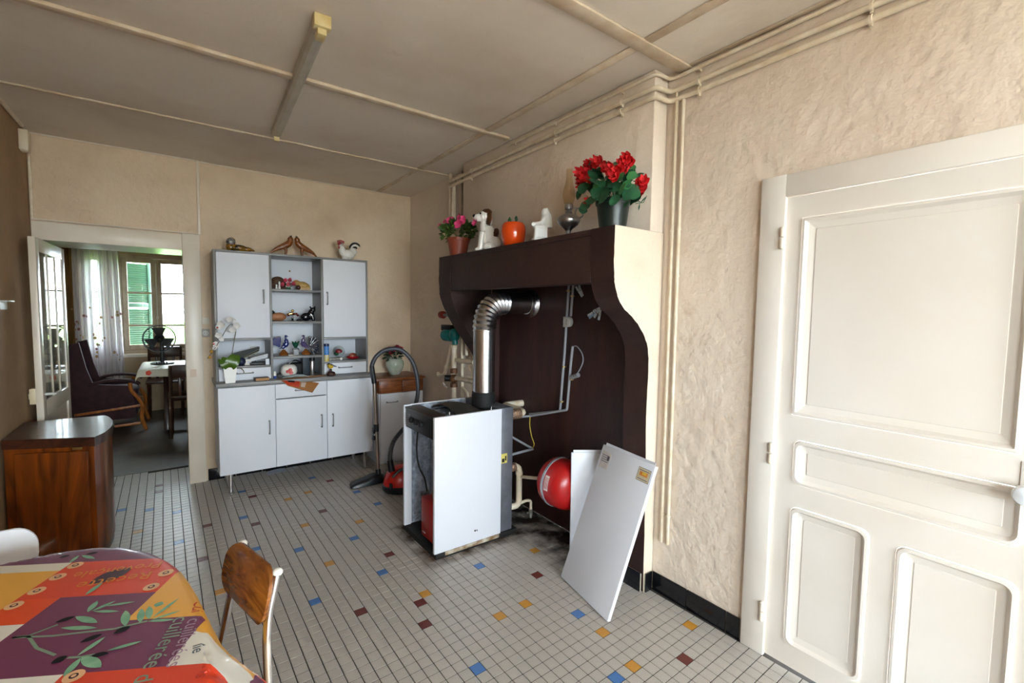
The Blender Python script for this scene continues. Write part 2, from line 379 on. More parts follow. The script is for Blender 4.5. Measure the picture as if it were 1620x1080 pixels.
# reveal linings of the thick doorway (glossy paint)
b = nb(); box(b, (OX0, YB+.005, OZ-.012), (OX1, YF-.005, OZ)); struct(obj('trim_1', b, paint, smooth=False), 'glossy painted soffit of the doorway')
b = nb(); box(b, (OX1-.012, YB+.005, 0), (OX1, YF-.005, OZ-.012)); struct(obj('trim_2', b, paint, smooth=False), 'glossy painted right reveal of the doorway')
b = nb(); box(b, (OX0, YB+.005, 0), (OX0+.01, YF-.005, OZ-.012)); struct(obj('trim_3', b, paint, smooth=False), 'glossy painted left reveal of the doorway')
# casing on the kitchen side
b = nb(); box(b, (OX1-.014, YB-.022, 0), (OX1+.10, YB, OZ+.115), .004)
o = struct(obj('trim_4', b, paint), 'cream gloss door casing beside the buffet')
b = nb(); box(b, (-.005, -.002, -.02), (.005, .002, .02)); k = obj('strike_plate', b, mat('strike_plate', '#cbb29a', .4), o); k.location = PX(306, 590, y=YB-.024); k.scale = (4, 1, 1.6)
b = nb(); box(b, (OX0-.035, YB-.021, OZ-.015), (OX1-.0145, YB, OZ+.1075), .004); box(b, (OX0-.035, YB-.03, OZ+.1155), (OX1+.105, YB, OZ+.124), .003)
struct(obj('trim_5', b, paint), 'cream gloss head casing above the open doorway')
b = nb(); box(b, (XL, YB-.02, 0), (OX0+.012, YB, OZ-.015), .003); struct(obj('trim_6', b, paint), 'narrow cream door casing in the wall corner')
b = nb(); box(b, (.165, YB-.012, OZ+.12), (.185, YB, ZC), .004); struct(obj('trim_7', b, paint), 'thin vertical batten above the door casing')
b = nb(); tube(b, [(XL+.012, YB-.012, OZ+.12), (XL+.012, YB-.012, 2.46)], .009, 8); struct(obj('trim_8', b, pipep), 'thin painted conduit in the wall corner')
b = nb(); tube(b, [(XL+.02, YB-.008, ZC-.006), (.17, YB-.008, ZC-.006)], .008, 8); struct(obj('trim_9', b, paint), 'thin quarter round strip along the back ceiling edge')
b = nb(); tube(b, [(.19, YB-.004, ZC-.012), (.6, YB-.004, ZC-.018), (1.0, YB-.004, ZC-.010), (1.5, YB-.004, ZC-.014), (XR-.01, YB-.004, ZC-.01)], .005, 6); struct(obj('trim_10', b, paint), 'thin cable along the ceiling above the buffet')
b = nb(); tube(b, [(XL+.012, 2.0, ZC-.012), (XL+.012, 4.28, ZC-.012)], .011, 8); struct(obj('trim_11', b, pipep), 'painted conduit along the tan wall under the ceiling')
jb = nb(); box(jb, (XL, 4.24, 2.40), (XL+.045, 4.30, 2.53), .006); box(jb, (XL+.006, 4.245, 2.395), (XL+.04, 4.295, 2.405))
tag(obj('junction_box', jb, mat('box_cream', '#dccfb8', .4)), 'small cream junction box in the ceiling corner', 'junction box')

# ---- ceiling boards and battens
b = nb(); box(b, (XL-.2, YR-.2, ZC), (2.2, YB, ZC+.15)); ceiling = struct(obj('ceiling', b, ceil_m, smooth=False), 'beige board ceiling with painted battens', 'ceiling')
b = nb(); box(b, (FXL-.2, YF, ZC), (FXR+.2, YW+.25, ZC+.15)); struct(obj('ceiling_adjoining_room', b, ceil_m, smooth=False), 'beige ceiling of the adjoining room', 'ceiling')
ys = [YR, -2.3, -1.1, .1, 1.32, 2.53, 3.52, YB]; xs = [XL, 1.62, XR]
for i in range(2):
    for j in range(7):
        x0, x1, y0, y1 = xs[i]+.004, xs[i+1]-.004, ys[j]+.004, ys[j+1]-.004
        if i == 1 and j in (4, 5): x1 = 1.85
        b = nb(); box(b, (x0, y0, ZC-.006), (x1, y1, ZC), .002, 1); obj('panel', b, ceil_m, ceiling, smooth=False)
def batten(n, a, c, label): 
    b = nb(); box(b, a, c, .006); struct(obj('trim_%d' % n, b, batten_m), label)
ZP = ZC-.006
batten(12, (XL, 1.285, ZP-.012), (XR, 1.355, ZP), 'wide painted ceiling batten ending at the chimney corner')
batten(13, (XL, 2.505, ZP-.018), (1.80, 2.55, ZP), 'painted ceiling batten crossing behind the light fitting')
batten(14, (XL, 3.508, ZP-.012), (1.93, 3.532, ZP), 'thin ceiling batten nearest the buffet')
batten(15, (1.605, 1.355, ZP-.008), (1.655, 2.505, ZP), 'flat ceiling batten beside the chimney breast')
batten(16, (1.605, 2.55, ZP-.008), (1.65, 3.508, ZP), 'flat ceiling batten with a crack line')
batten(17, (1.605, 3.532, ZP-.004), (1.64, YB, ZP), 'faint flat ceiling batten above the buffet')
batten(18, (1.605, .1, ZP-.008), (1.655, 1.285, ZP), 'flat ceiling batten above the panelled door')
batten(19, (XL, .08, ZP-.012), (XR, .12, ZP), 'painted ceiling batten across the room')
batten(20, (XR-.03, YR, ZP-.008), (XR, 1.285, ZP), 'painted ceiling edge strip along the pipes')

# ---- fireplace: jambs with curved corbels, hood beam, shelf, breast
fp = thing('fireplace', 'dark brown painted fireplace hood with curved corbels and cream end', 'fireplace', (1.95, 2.26, 0))
prof_n = [(1.602, 1.815), (1.600, 1.72), (1.604, 1.60), (1.612, 1.55), (1.634, 1.495), (1.672, 1.445), (1.735, 1.405), (1.795, 1.355), (1.845, 1.29), (1.868, 1.225), (1.872, 1.1), (1.870, .9), (1.880, .6), (1.886, .3), (1.890, 0)]
prof_f = [(1.602, 1.815), (1.600, 1.72), (1.602, 1.60), (1.610, 1.53), (1.632, 1.47), (1.672, 1.39), (1.741, 1.281), (1.83, 1.17), (1.90, 1.07), (1.935, .98), (1.945, .8), (1.945, 0)]
def jamb(prof, y0, y1, capface):
    b = nb(); rj = random.Random(5); pr = spline([(x, 0, z) for x, z in prof], 4)
    pts = [(p.x+rj.uniform(-.002, .002), y0, p.z) for p in pr] + [(1.957, y0, 0), (1.957, y0, 1.815)]
    fs = prism(b, pts, (0, y1-y0, 0)); fs[capface].material_index = 1
    return b
bm_ = jamb(prof_n, 1.41, 1.555, 0)
obj('jamb', bm_, [brown, cream], fp, True, angle=25)
obj('jamb', jamb(prof_f, 2.935, 3.11, 1), [brown, cream], fp, True, angle=25)
b = nb(); box(b, (1.604, 1.5555, 1.562), (1.70, 2.9345, 1.785), .004); obj('hood_beam', b, brown, fp, True)
b = nb(); box(b, (1.7005, 1.5555, 1.5), (1.94, 2.9345, 1.785)); 
b.free(); b = nb(); box(b, (1.604, 1.5555, 1.7855), (1.957, 2.9345, 1.815), .003); obj('mantel_shelf', b, brown, fp, True)
b = nb(); box(b, (1.855, 1.412, 1.8155), (1.958, 3.2, ZC-.001), .006); struct(obj('wall_chimney', b, cream_r), 'cream rough plaster chimney breast above the mantel', 'wall')
b = nb(); box(b, (2.028, 1.557, .001), (2.039, 2.928, 1.949)); obj('recess_back', b, soot, wall_right, smooth=False)
for y in (1.5555, 2.9205):
    b = nb(); box(b, (1.9575, y, .001), (2.0275, y+.009, 1.949)); obj('recess_side', b, soot, wall_right, smooth=False)
b = nb(); box(b, (1.86, 1.564, 1.94), (2.0275, 2.92, 1.949)); obj('recess_soffit', b, soot, wall_right, smooth=False)

# ---- skirting tiles
bl_tile = mat('black_tile', '#0c0c0f', .16, col2='#17171b', nscale=14, bump=.1, bscale=20)
joint = mat('pale_joint', '#b9ae9d', .8)
def skirting(name, segs, label):
    """segs: list of (a, b) end points on the floor along the wall face, n outward"""
    root = None; back = nb()
    for a, c, n in segs:
        a, c, n = Vector(a), Vector(c), Vector(n); d = (c-a).normalized()
        obox(back, (a+c)/2+n*.003+Vector((0, 0, .047)), d*((c-a).length/2), n*.003, Vector((0, 0, .047)))
    root = struct(obj(name, back, joint, smooth=False), label, 'baseboard')
    for a, c, n in segs:
        a, c, n = Vector(a), Vector(c), Vector(n); d = (c-a).normalized(); L = (c-a).length; s = 0
        while s < L-.01:
            e = min(s+.196, L)
            t = nb(); obox(t, a+d*((s+e)/2)+n*.009+Vector((0, 0, .049)), d*((e-s)/2-.0018), n*.0035, Vector((0, 0, .0485)), .0015)
            obj('tile', t, bl_tile, root); s = e
skirting('baseboard_right', [((XR, 1.40, 0), (XR, .945, 0), (-1, 0, 0)), ((XR, .0, 0), (XR, YR, 0), (-1, 0, 0)), ((XR, 3.13, 0), (XR, 4.42, 0), (-1, 0, 0))], 'glossy black skirting tiles along the right wall')
skirting('baseboard_chimney', [((1.892, 1.41, 0), (1.945, 1.41, 0), (0, -1, 0))], 'short black skirting tile on the chimney end')
skirting('baseboard_back', [((.185, YB, 0), (1.94, YB, 0), (0, -1, 0))], 'black skirting tiles behind the buffet')
skirting('baseboard_left', [((XL, YR, 0), (XL, 3.3, 0), (1, 0, 0))], 'black skirting tiles along the tan wall')
skirting('baseboard_jamb', [((1.885, 1.55, 0), (1.885, 1.42, 0), (-1, 0, 0))], 'dusty black skirting tile on the fireplace jamb')

# ---- panelled door on the right wall
b = nb()
CX = XR-.022
box(b, (CX, DY1-.004, 0), (XR, .937, 1.97), .005); box(b, (CX, DY0-.09, 0), (XR, DY0+.004, 1.97), .005); box(b, (CX+.001, DY0-.08, DZ-.004), (XR, .93, 1.969), .005)
door1 = struct(obj('door_1', b, doorp), 'cream painted panelled door in the right wall', 'door')
LX = XR-.004                                              # leaf face
pan = [(.175, .785, 1.03, 1.795), (.155, .772, .755, .932), (.512, .772, .095, .665), (.155, .437, .095, .65)]
def rrect(y0, y1, z0, z1, r, corners=(1, 1, 1, 1), n=5):
    out = []
    for (cy, cz, a0), k in zip(((y1, z1, 0), (y0, z1, 90), (y0, z0, 180), (y1, z0, 270)), corners):
        rr = r*k+1e-4; sy, sz = (-1 if cy == y1 else 1), (-1 if cz == z1 else 1)
        for i in range(n+1):
            a = math.radians(a0+90*i/n); out.append((cy+sy*rr+math.cos(a)*rr, cz+sz*rr+math.sin(a)*rr))
    return out
# leaf: stiles and rails as one frame, panels set back in it
b = nb(); yA, yB_ = DY0+.003, DY1-.004
cutsy = sorted({yA, yB_}|{p[0] for p in pan}|{p[1] for p in pan}); cutsz = sorted({.008, DZ-.005}|{p[2] for p in pan}|{p[3] for p in pan})
for i in range(len(cutsy)-1):
    for j in range(len(cutsz)-1):
        y, z = (cutsy[i]+cutsy[i+1])/2, (cutsz[j]+cutsz[j+1])/2
        if any(p[0] < y < p[1] and p[2] < z < p[3] for p in pan): continue
        box(b, (LX, cutsy[i], cutsz[j]), (LX+.036, cutsy[i+1], cutsz[j+1]))
bmesh.ops.remove_doubles(b, verts=b.verts, dist=1e-5)
leaf = obj('leaf', b, doorp, door1)
for n, (y0, y1, z0, z1) in enumerate(pan):
    cor = [(0, 0, 0, 0), (0, 0, 1, 1), (0, 1, 1, 1), (0, 1, 1, 1)][n]
    rr = .028
    loops = [(0, -.0005, rr), (.004, -.007, rr), (.012, -.008, rr), (.022, .006, rr*.6), (.045, .012, .004), (.047, .009, .003)]
    b = nb(); rings = []
    for ins, dx, r in loops:
        rings.append([b.verts.new((LX+dx, y, z)) for y, z in rrect(y0+ins, y1-ins, z0+ins, z1-ins, r if n else .004, (1, 1, 1, 1))])
    for a, c in zip(rings, rings[1:]):
        for k in range(len(a)): b.faces.new((a[k], a[(k+1) % len(a)], c[(k+1) % len(a)], c[k]))
    b.faces.new(rings[-1])
    # square corners behind the rounded moulding
    bk = nb(); box(bk, (LX+.001, y0, z0), (LX+.03, y1, z1)); 
    bk.free()
    pn = obj('panel', b, doorp, leaf, angle=30)
    if n:
        b = nb()
        for cy, cz, a0 in ((y1, z1, 0), (y0, z1, 90), (y0, z0, 180), (y1, z0, 270)):
            sy, sz = (-1 if cy == y1 else 1), (-1 if cz == z1 else 1)
            poly = [(LX, cy, cz)]+[(LX, cy+sy*rr+math.cos(math.radians(a0+90*i/5))*rr, cz+sz*rr+math.sin(math.radians(a0+90*i/5))*rr) for i in range(6)]
            prism(b, poly, (.004, 0, 0))
        obj('corner_fillet', b, doorp, leaf)
for y, z in ((.850, 1.725), (.852, .862), (.856, .192)):
    b = nb(); cyl(b, (CX-.004, y-.004, z-.04), (CX-.004, y-.004, z-.002), .0085, seg=10); cyl(b, (CX-.004, y-.004, z+.002), (CX-.004, y-.004, z+.036), .0085, seg=10)
    ball(b, (CX-.004, y-.004, z+.036), (.0085, .0085, .006), 10, 6); ball(b, (CX-.004, y-.004, z-.04), (.0085, .0085, .006), 10, 6)
    obj('hinge', b, paint, door1)
b = nb(); lathe(b, [(.012, 0), (.012, .022), (.020, .028), (.029, .040), (.031, .052), (.026, .064), (.012, .071), (0, .072)], (LX, .152, .925), 20, (-1, 0, 0)); obj('knob', b, mat('white_porcelain', '#e8edf2', .12, coat=.5), leaf)
b = nb(); box(b, (LX-.004, .132, .85), (LX, .172, 1.01), .002); obj('knob_plate', b, doorp, leaf)

# ---- glazed door swung back into the doorway
hx, hy, fx, fy = -.684, 4.865, -.707, 4.10
d2 = struct(anchor('door_2', (hx, hy, 0)), 'cream glazed door standing open along the doorway reveal', 'door')
ang = math.atan2(fy-hy, fx-hx); d2.rotation_euler = (0, 0, ang)
LW = math.hypot(fx-hx, fy-hy); th = .034                  # leaf lies along local x, visible face +y
b = nb(); st = .075
ZT = 1.845
box(b, (0, -th/2, .012), (st, th/2, ZT), .002); box(b, (LW-st, -th/2, .012), (LW, th/2, ZT), .002)
for z0, z1 in ((.012, .14), (.70, .80), (ZT-.085, ZT)): box(b, (st, -th/2, z0), (LW-st, th/2, z1), .002)
for k in (1, 2):
    x = st+(LW-2*st)*k/3; box(b, (x-.009, th/2-.012, .80), (x+.009, th/2-.001, ZT-.085), .001)
lf = obj('leaf', b, paint, d2)
for k in range(3):
    x0, x1 = st+(LW-2*st)*k/3+(.009 if k else 0), st+(LW-2*st)*(k+1)/3-(.009 if k < 2 else 0)
    b = nb(); box(b, (x0+.001, th/2-.0075, .801), (x1-.001, th/2-.0055, ZT-.086)); obj('pane', b, pane_m, lf, smooth=False)
b = nb(); box(b, (st+.001, -.006, .141), (LW-st-.001, .006, .699)); obj('panel', b, paint, lf, smooth=False)
b = nb(); box(b, (LW-.075, -th/2-.03, .79), (LW-.002, -th/2, .89), .003); box(b, (LW-.03, -th/2-.033, .825), (LW-.004, -th/2-.03, .855)); obj('lock_box', b, mat('lock_cream', '#d5c4a2', .4), d2)
b = nb(); cyl(b, (LW-.05, -th/2-.03, .845), (LW-.05, -th/2-.055, .845), .008); tube(b, fillet([(LW-.05, -th/2-.055, .845), (LW-.05, -th/2-.066, .845), (LW+.05, -th/2-.07, .845)], .01), .007, 8); obj('lever', b, mat('lever_white', '#d9d7d2', .25), d2)
b = nb(); cyl(b, (LW-.05, th/2, .845), (LW-.05, th/2+.04, .845), .008); tube(b, fillet([(LW-.05, th/2+.03, .845), (LW-.05, th/2+.045, .845), (LW-.15, th/2+.048, .845)], .01), .008, 8); obj('lever', b, mat('lever_white', '#d9d7d2', .25), d2)
b = nb(); tube(b, [(.004, -.02, .3), (.004, -.02, .38)], .007, 8); tube(b, [(.004, -.02, 1.5), (.004, -.02, 1.58)], .007, 8); obj('hinge', b, paint, d2)

# ---- windows
wood_w = mat('window_paint', '#bfae98', .4, col2='#a8937a', nscale=8)
def casement(root, x0, x1, z0, z1, y, bars, m, d=.045, st=.055):
    b = nb()
    box(b, (x0, y-d/2, z0), (x0+st, y+d/2, z1), .003); box(b, (x1-st, y-d/2, z0), (x1, y+d/2, z1), .003)
    box(b, (x0+st, y-d/2, z0), (x1-st, y+d/2, z0+st*1.3), .003); box(b, (x0+st, y-d/2, z1-st), (x1-st, y+d/2, z1), .003)
    zs = [z0+st*1.3]+bars+[z1-st]
    for q in bars: box(b, (x0+st, y-d*.3, q-.012), (x1-st, y+d*.3, q+.012), .002)
    c = obj('casement', b, m, root)
    for a, e in zip(zs, zs[1:]):
        g = nb(); box(g, (x0+st+.001, y-.002, a+.013), (x1-st-.001, y+.002, e-.013)); obj('pane', g, pane_m, c, smooth=False)
    return c
w1 = nb(); x0, x1, z0, z1 = FW
for a, c in (((x0, YW+.02, z0), (x0+.05, YW+.10, z1)), ((x1-.05, YW+.02, z0), (x1, YW+.10, z1)), ((x0+.05, YW+.02, z1-.04), (x1-.05, YW+.10, z1)), ((x0+.05, YW+.02, z0), (x1-.05, YW+.10, z0+.03))): box(w1, a, c, .003)
w1 = struct(obj('window_1', w1, wood_w), 'two-leaf window of the adjoining room with three panes a leaf', 'window')
xm = (x0+x1)/2-.0
bars = [1.165, 1.60]
bars = [1.165, 1.60]
casement(w1, x0+.052, xm-.002, z0+.032, z1-.042, YW+.05, bars, wood_w); casement(w1, xm+.002, x1-.052, z0+.032, z1-.042, YW+.05, bars, wood_w)
b = nb(); box(b, (xm-.03, YW+.01, z0+.04), (xm+.03, YW+.026, z1-.045), .006); cb = obj('cover_strip', b, wood_w, w1)
b = nb(); tube(b, [(xm, YW+.004, 1.02), (xm, YW+.004, 2.0)], .006, 8); ball(b, (xm, YW-.006, 1.27), (.014, .012, .03), 10, 8); obj('bolt_handle', b, mat('bolt_white', '#d9d4cc', .3), w1)
b = nb(); box(b, (x0-.07, YW-.05, z0-.055), (x1+.07, YW, z0-.01), .006); obj('sill', b, paint, w1)
w2 = nb(); x0, x1, z0, z1 = RW
for a, c in (((x0, YR-.10, z0), (x0+.05, YR-.02, z1)), ((x1-.05, YR-.10, z0), (x1, YR-.02, z1)), ((x0+.05, YR-.10, z1-.05), (x1-.05, YR-.02, z1)), ((x0+.05, YR-.10, z0), (x1-.05, YR-.02, z0+.04))): box(w2, a, c, .003)
w2 = struct(obj('window_2', w2, paint), 'wide kitchen window behind the dining table', 'window')
xm = (x0+x1)/2
casement(w2, x0+.052, xm-.002, z0+.042, z1-.052, YR-.06, [1.55], paint); casement(w2, xm+.002, x1-.052, z0+.042, z1-.052, YR-.06, [1.55], paint)
w3 = nb(); x0, x1, z0, z1 = FW2
for a, c in (((x0, YW+.02, z0), (x0+.04, YW+.10, z1)), ((x1-.04, YW+.02, z0), (x1, YW+.10, z1)), ((x0+.04, YW+.02, z1-.04), (x1-.04, YW+.10, z1)), ((x0+.04, YW+.02, z0), (x1-.04, YW+.10, z0+.03))): box(w3, a, c, .003)
w3 = struct(obj('window_3', w3, wood_w), 'narrow window hidden behind the sheer curtain', 'window')
casement(w3, x0+.042, x1-.042, z0+.032, z1-.042, YW+.05, bars, wood_w)
w4 = nb(); y0, y1, z0, z1 = LW3
for a, c in (((XL-.1, y0, z0), (XL-.03, y0+.05, z1)), ((XL-.1, y1-.05, z0), (XL-.03, y1, z1)), ((XL-.1, y0+.05, z0), (XL-.03, y1-.05, z0+.05)), ((XL-.1, y0+.05, z1-.05), (XL-.03, y1-.05, z1)), ((XL-.09, (y0+y1)/2-.03, z0+.05), (XL-.04, (y0+y1)/2+.03, z1-.05))): box(w4, a, c, .003)
w4 = struct(obj('fill_window', w4, paint), 'unseen kitchen side window added for fill daylight', 'window')  # added out of view to brighten the kitchen
for a, c in ((y0+.05, (y0+y1)/2-.03), ((y0+y1)/2+.03, y1-.05)):
    b = nb(); box(b, (XL-.067, a+.001, z0+.051), (XL-.063, c-.001, z1-.051)); obj('pane', b, pane_m, w4, smooth=False)
# shutters outside the far window
shg = mat('green_shutter_paint', '#0e3f33', .5, col2='#14493c', nscale=12)
def shutter(label, hingex, ang):
    t = thing('shutter', label, 'shutter', (hingex, YW+.26, FW[2]-.02), ang)
    w, hh = .40, FW[3]-FW[2]
    b = nb()
    for x in (0, w-.05): box(b, (x, -.014, 0), (x+.05, .014, hh), .002)
    for z in (0, hh*.48, hh-.06): box(b, (.05, -.014, z), (w-.05, .014, z+.06), .002)
    obj('shutter_frame', b, shg, t)
    sl = nb(); obox(sl, (w/2, 0, 0), (w/2-.051, 0, 0), (0, .007, -.017), (0, .002, .0012)); sm = tomesh('slat', sl, shg, False)
    z = .075
    while z < hh-.07:
        if not (hh*.48-.012 < z < hh*.48+.072): link('slat', sm, t).location = (0, 0, z)
        z += .030
shutter('green louvred shutter half open behind the curtain side panes', FW[0]+.02, math.radians(38))
shutter('green louvred shutter folded back outside the window', FW[1]-.01, math.radians(22))
# outdoors
b = nb(); box(b, (-30, YW+.5, -.6), (30, 60, -.4)); struct(obj('ground_garden', b, mat('garden_grass', '#8faa55', .9, col2='#6f9440', nscale=.8)), 'sunlit grass beyond the window', 'ground')
b = nb(); box(b, (-30, -60, -.6), (30, YR-.3, -.4)); box(b, (-30, YR-.3, -.6), (XL-.3, 4.2, -.4)); struct(obj('ground_yard', b, mat('yard_gravel', '#b5ad9f', .9, col2='#9c9486', nscale=3)), 'pale gravel yard outside the kitchen', 'ground')
# ================================================================== LARGE FURNITURE
# ---- buffet
BX0, BX1, BYF, BYU, BYK = .24, 1.40, 3.985, 4.10, 4.415
D1, D2 = .622, 1.012
buf = thing('kitchen_buffet', 'tall white and grey laminate buffet with open centre shelves and short metal legs', 'buffet', ((BX0+BX1)/2, 4.2, 0))
def bpart(name, boxes, m, bev=.0015, parent=None):
    b = nb()
    for a, c in boxes: box(b, a, c, bev)
    return obj(name, b, m, parent or buf, True)
bpart('base_carcass', [((BX0, BYF+.018, .157), (BX0+.016, BYK, .824)), ((BX1-.016, BYF+.018, .157), (BX1, BYK, .824)), ((BX0+.016, BYF+.018, .157), (BX1-.016, BYK, .173)),
      ((BX0+.016, BYK-.006, .173), (BX1-.016, BYK, .824)), ((D1-.008, BYF+.018, .173), (D1+.008, BYK-.006, .824)), ((D2-.008, BYF+.018, .173), (D2+.008, BYK-.006, .824))], white)
bpart('worktop', [((BX0-.012, BYF-.008, .8245), (BX1+.012, BYK, .8545))], grey, .003)
def handle(parent, p, vertical, L=.10):
    p = Vector(p); d = Vector((0, 0, 1)) if vertical else Vector((1, 0, 0)); n = Vector((0, -1, 0)); b = nb()
    a, e = p-d*L/2, p+d*L/2
    tube(b, fillet([a, a+n*.022, e+n*.022, e], .006, 3), .0042, 8); cyl(b, a, a+n*.006, .008, seg=10); cyl(b, e, e+n*.006, .008, seg=10)
    obj('handle', b, dsteel, parent, True)
for x0, x1, z0, z1, hp, vert, nm in ((BX0, D1, .157, .822, (D1-.045, .487), 1, 'door'), (D1, D2, .157, .700, (D2-.045, .487), 1, 'door'), (D1, D2, .704, .822, (.82, .762), 0, 'drawer'), (D2, BX1, .157, .822, (D2+.045, .482), 1, 'door')):
    d = bpart(nm, [((x0+.002, BYF, z0+.002), (x1-.002, BYF+.0175, z1-.002))], white); handle(d, (hp[0], BYF, hp[1]), vert)
TZ = 1.855
bpart('upper_frame', [((BX0, BYU, .855), (BX0+.016, BYK, TZ)), ((BX1-.016, BYU, .855), (BX1, BYK, TZ)), ((D1-.008, BYU, .855), (D1+.008, BYK-.006, TZ-.016)), ((D2-.008, BYU, .855), (D2+.008, BYK-.006, TZ-.016)),
      ((BX0+.016, BYU, TZ-.016), (BX1-.016, BYK, TZ)), ((BX0+.016, BYU, 1.168), (D1-.008, BYK-.006, 1.184)), ((D2+.008, BYU, 1.160), (BX1-.016, BYK-.006, 1.176)),
      ((BX0+.016, BYU, .952), (D1-.008, BYK-.006, .966)), ((D2+.008, BYU, .957), (BX1-.016, BYK-.006, .971))], grey)
bpart('upper_back', [((BX0+.016, BYK-.006, .855), (BX1-.016, BYK, TZ-.016))], white)
SH = [1.575, 1.315, 1.028]
for z in SH: bpart('shelf', [((D1+.008, BYU+.004, z-.018), (D2-.008, BYK-.006, z))], grey)
for x0, x1, z0, hx_ in ((BX0+.018, D1-.010, 1.186, D1-.052), (D2+.010, BX1-.018, 1.178, D2+.040)):
    d = bpart('door', [((x0, BYU-.002, z0), (x1, BYU+.0145, TZ-.018))], white); handle(d, (hx_, BYU-.002, 1.51), 1)
for x0, x1, z1 in ((BX0+.018, D1-.010, .950), (D2+.010, BX1-.018, .955)):
    d = bpart('drawer', [((x0, BYU-.002, .857), (x1, BYU+.0145, z1))], white); handle(d, ((x0+x1)/2-.005, BYU-.002, .912), 0, .11)
for x in (BX0+.07, BX1-.06):
    for y in (4.02, 4.36):
        b = nb(); lathe(b, [(.021, 0), (.021, .006), (.0165, .008), (.0165, .150), (.024, .152), (.024, .157)], (x, y, 0), 16); obj('leg', b, chrome, buf, True)
b = nb(); ball(b, (.82, BYK-.0075, 1.745), (.008, .003, .008), 10, 6); obj('plug', b, mat('wood_plug', '#9a7a55', .5), buf, True)

# ---- small corner cabinet
SX0, SX1, SYF, SYK = 1.475, 1.905, 4.02, 4.42
sc_ = thing('corner_cabinet', 'narrow white cabinet with a teak drawer band beside the buffet', 'cabinet', ((SX0+SX1)/2, 4.2, 0))
b = nb(); box(b, (SX0, SYF+.017, 0), (SX1, SYK, .655), .002); obj('body', b, white, sc_, True)
b = nb(); box(b, (SX0+.01, SYF, .085), (SX1-.004, SYF+.016, .652), .002); d = obj('door', b, white, sc_, True); handle(d, (SX0+.12, SYF, .575), 0, .1)
b = nb(); box(b, (SX0, SYF+.004, .656), (SX1, SYK, .775), .002); obj('drawer_case', b, twood, sc_, True)
for k in range(2):
    w = (SX1-SX0-.012)/2; b = nb(); box(b, (SX0+.005+k*(w+.002), SYF-.008, .660), (SX0+.005+w+k*(w+.002), SYF+.0035, .768), .002); d = obj('drawer', b, twood, sc_, True)
b = nb(); ball(b, ((SX0+SX1)/2+.004, SYF-.013, .715), .006, 10, 6); obj('knob', b, dsteel, d, True)
b = nb(); box(b, (SX0-.055, SYF-.02, .7755), (SX1+.01, SYK, .795), .003); obj('top', b, twood, sc_, True)
# vase with flowers on it
vs_ = thing('flower_vase', 'round pale green ceramic vase of dark red flowers', 'vase', (1.71, 4.24, .795))
b = nb(); lathe(b, [(.045, 0), (.052, .006), (.075, .05), (.088, .095), (.082, .130), (.066, .150), (.072, .158), (.064, .158), (.058, .148), (.0, .146)], (0, 0, 0), 28); obj('vase', b, mat('celadon_glaze', '#9fb49a', .18, col2='#d5d8cf', nscale=14, coat=.4), vs_)
def leafmesh(name, L, Wd, m, curl=.25, n=5, shape=1.0):
    b = nb()
    def f(u, v):
        w = math.sin(PI*min(1, u**shape*.97+.03))*Wd/2
        return (L*u, (v-.5)*2*w, curl*L*(u-u*u)*1.2-abs(v-.5)*w*.5)
    grid(b, f, n, 2); return tomesh(name, b, m)
def flowermesh(name, R, m, petals=5, layers=1, cup=.35):
    b = nb()
    for l in range(layers):
        for k in range(petals):
            a0 = 2*PI*(k+.5*l)/petals; s = 1-.28*l
            def f(u, v):
                w = math.sin(PI*(.12+.8*u))*R*.62*s; r = R*u*s; c, q = math.cos(a0), math.sin(a0); t = (v-.5)*2*w
                return (c*r-q*t, q*r+c*t, cup*R*u*u*(1+l*1.6)+.004*l+.12*R*abs(v-.5))
            grid(b, f, 3, 2)
    return tomesh(name, b, m)
def scatter(root, name, me, spots, rnd, tilt=.6):
    for (p, n, s) in spots:
        o = link(name, me, root); o.location = p; n = Vector(n).normalized()
        q = Vector((0, 0, 1)).rotation_difference(n); o.rotation_mode = 'QUATERNION'
        from mathutils import Quaternion
        o.rotation_quaternion = q @ Quaternion((0, 0, 1), rnd.uniform(0, 6.28)); o.scale = (s, s, s)
rf = random.Random(11)
def foliage(root, name, c, rad, n, me_leaf, m, zmin=0):
    b = nb()
    for k in range(n):
        d = Vector((rf.gauss(0, 1), rf.gauss(0, 1), rf.gauss(.5, .8))).normalized()
        p = Vector(c)+Vector((d.x*rad[0], d.y*rad[1], d.z*rad[2]))*rf.uniform(.45, 1)
        t = nb(); t.from_mesh(me_leaf); M = Matrix.Translation(p) @ (Vector((1, 0, 0)).rotation_difference((d+Vector((0, 0, rf.uniform(-.5, .4)))).normalized())).to_matrix().to_4x4() @ Matrix.Rotation(rf.uniform(0, 6), 4, 'X') @ Matrix.Diagonal((*[rf.uniform(.7, 1.2)]*3, 1))
        bmesh.ops.transform(t, matrix=M, verts=t.verts); join(b, t)
    o = obj(name, b, m, root); o['kind'] = 'stuff'; return o
small_leaf = leafmesh('small_leaf', .03, .016, leafo)
b = nb()
for k in range(9): tube(b, [(0, 0, .14), (rf.uniform(-.04, .04), rf.uniform(-.04, .04), .19), (rf.uniform(-.08, .08), rf.uniform(-.06, .06), .235)], .0015, 5)
obj('stems', b, leafd, vs_)
foliage(vs_, 'foliage', (0, 0, .185), (.085, .07, .05), 60, leafmesh('vl', .05, .022, leafd), mat('dusky_leaf', '#24331f', .6))
fm = flowermesh('blossom', .026, mat('crimson_petal', '#b3203c', .55, col2='#8c1830', nscale=30), 6, 2)
scatter(vs_, 'blossom', fm, [((rf.uniform(-.095, .095), rf.uniform(-.07, .05), .215+rf.uniform(-.01, .04)), (rf.uniform(-.8, .8), rf.uniform(-1.2, 0), .8), rf.uniform(.8, 1.15)) for k in range(11)], rf)

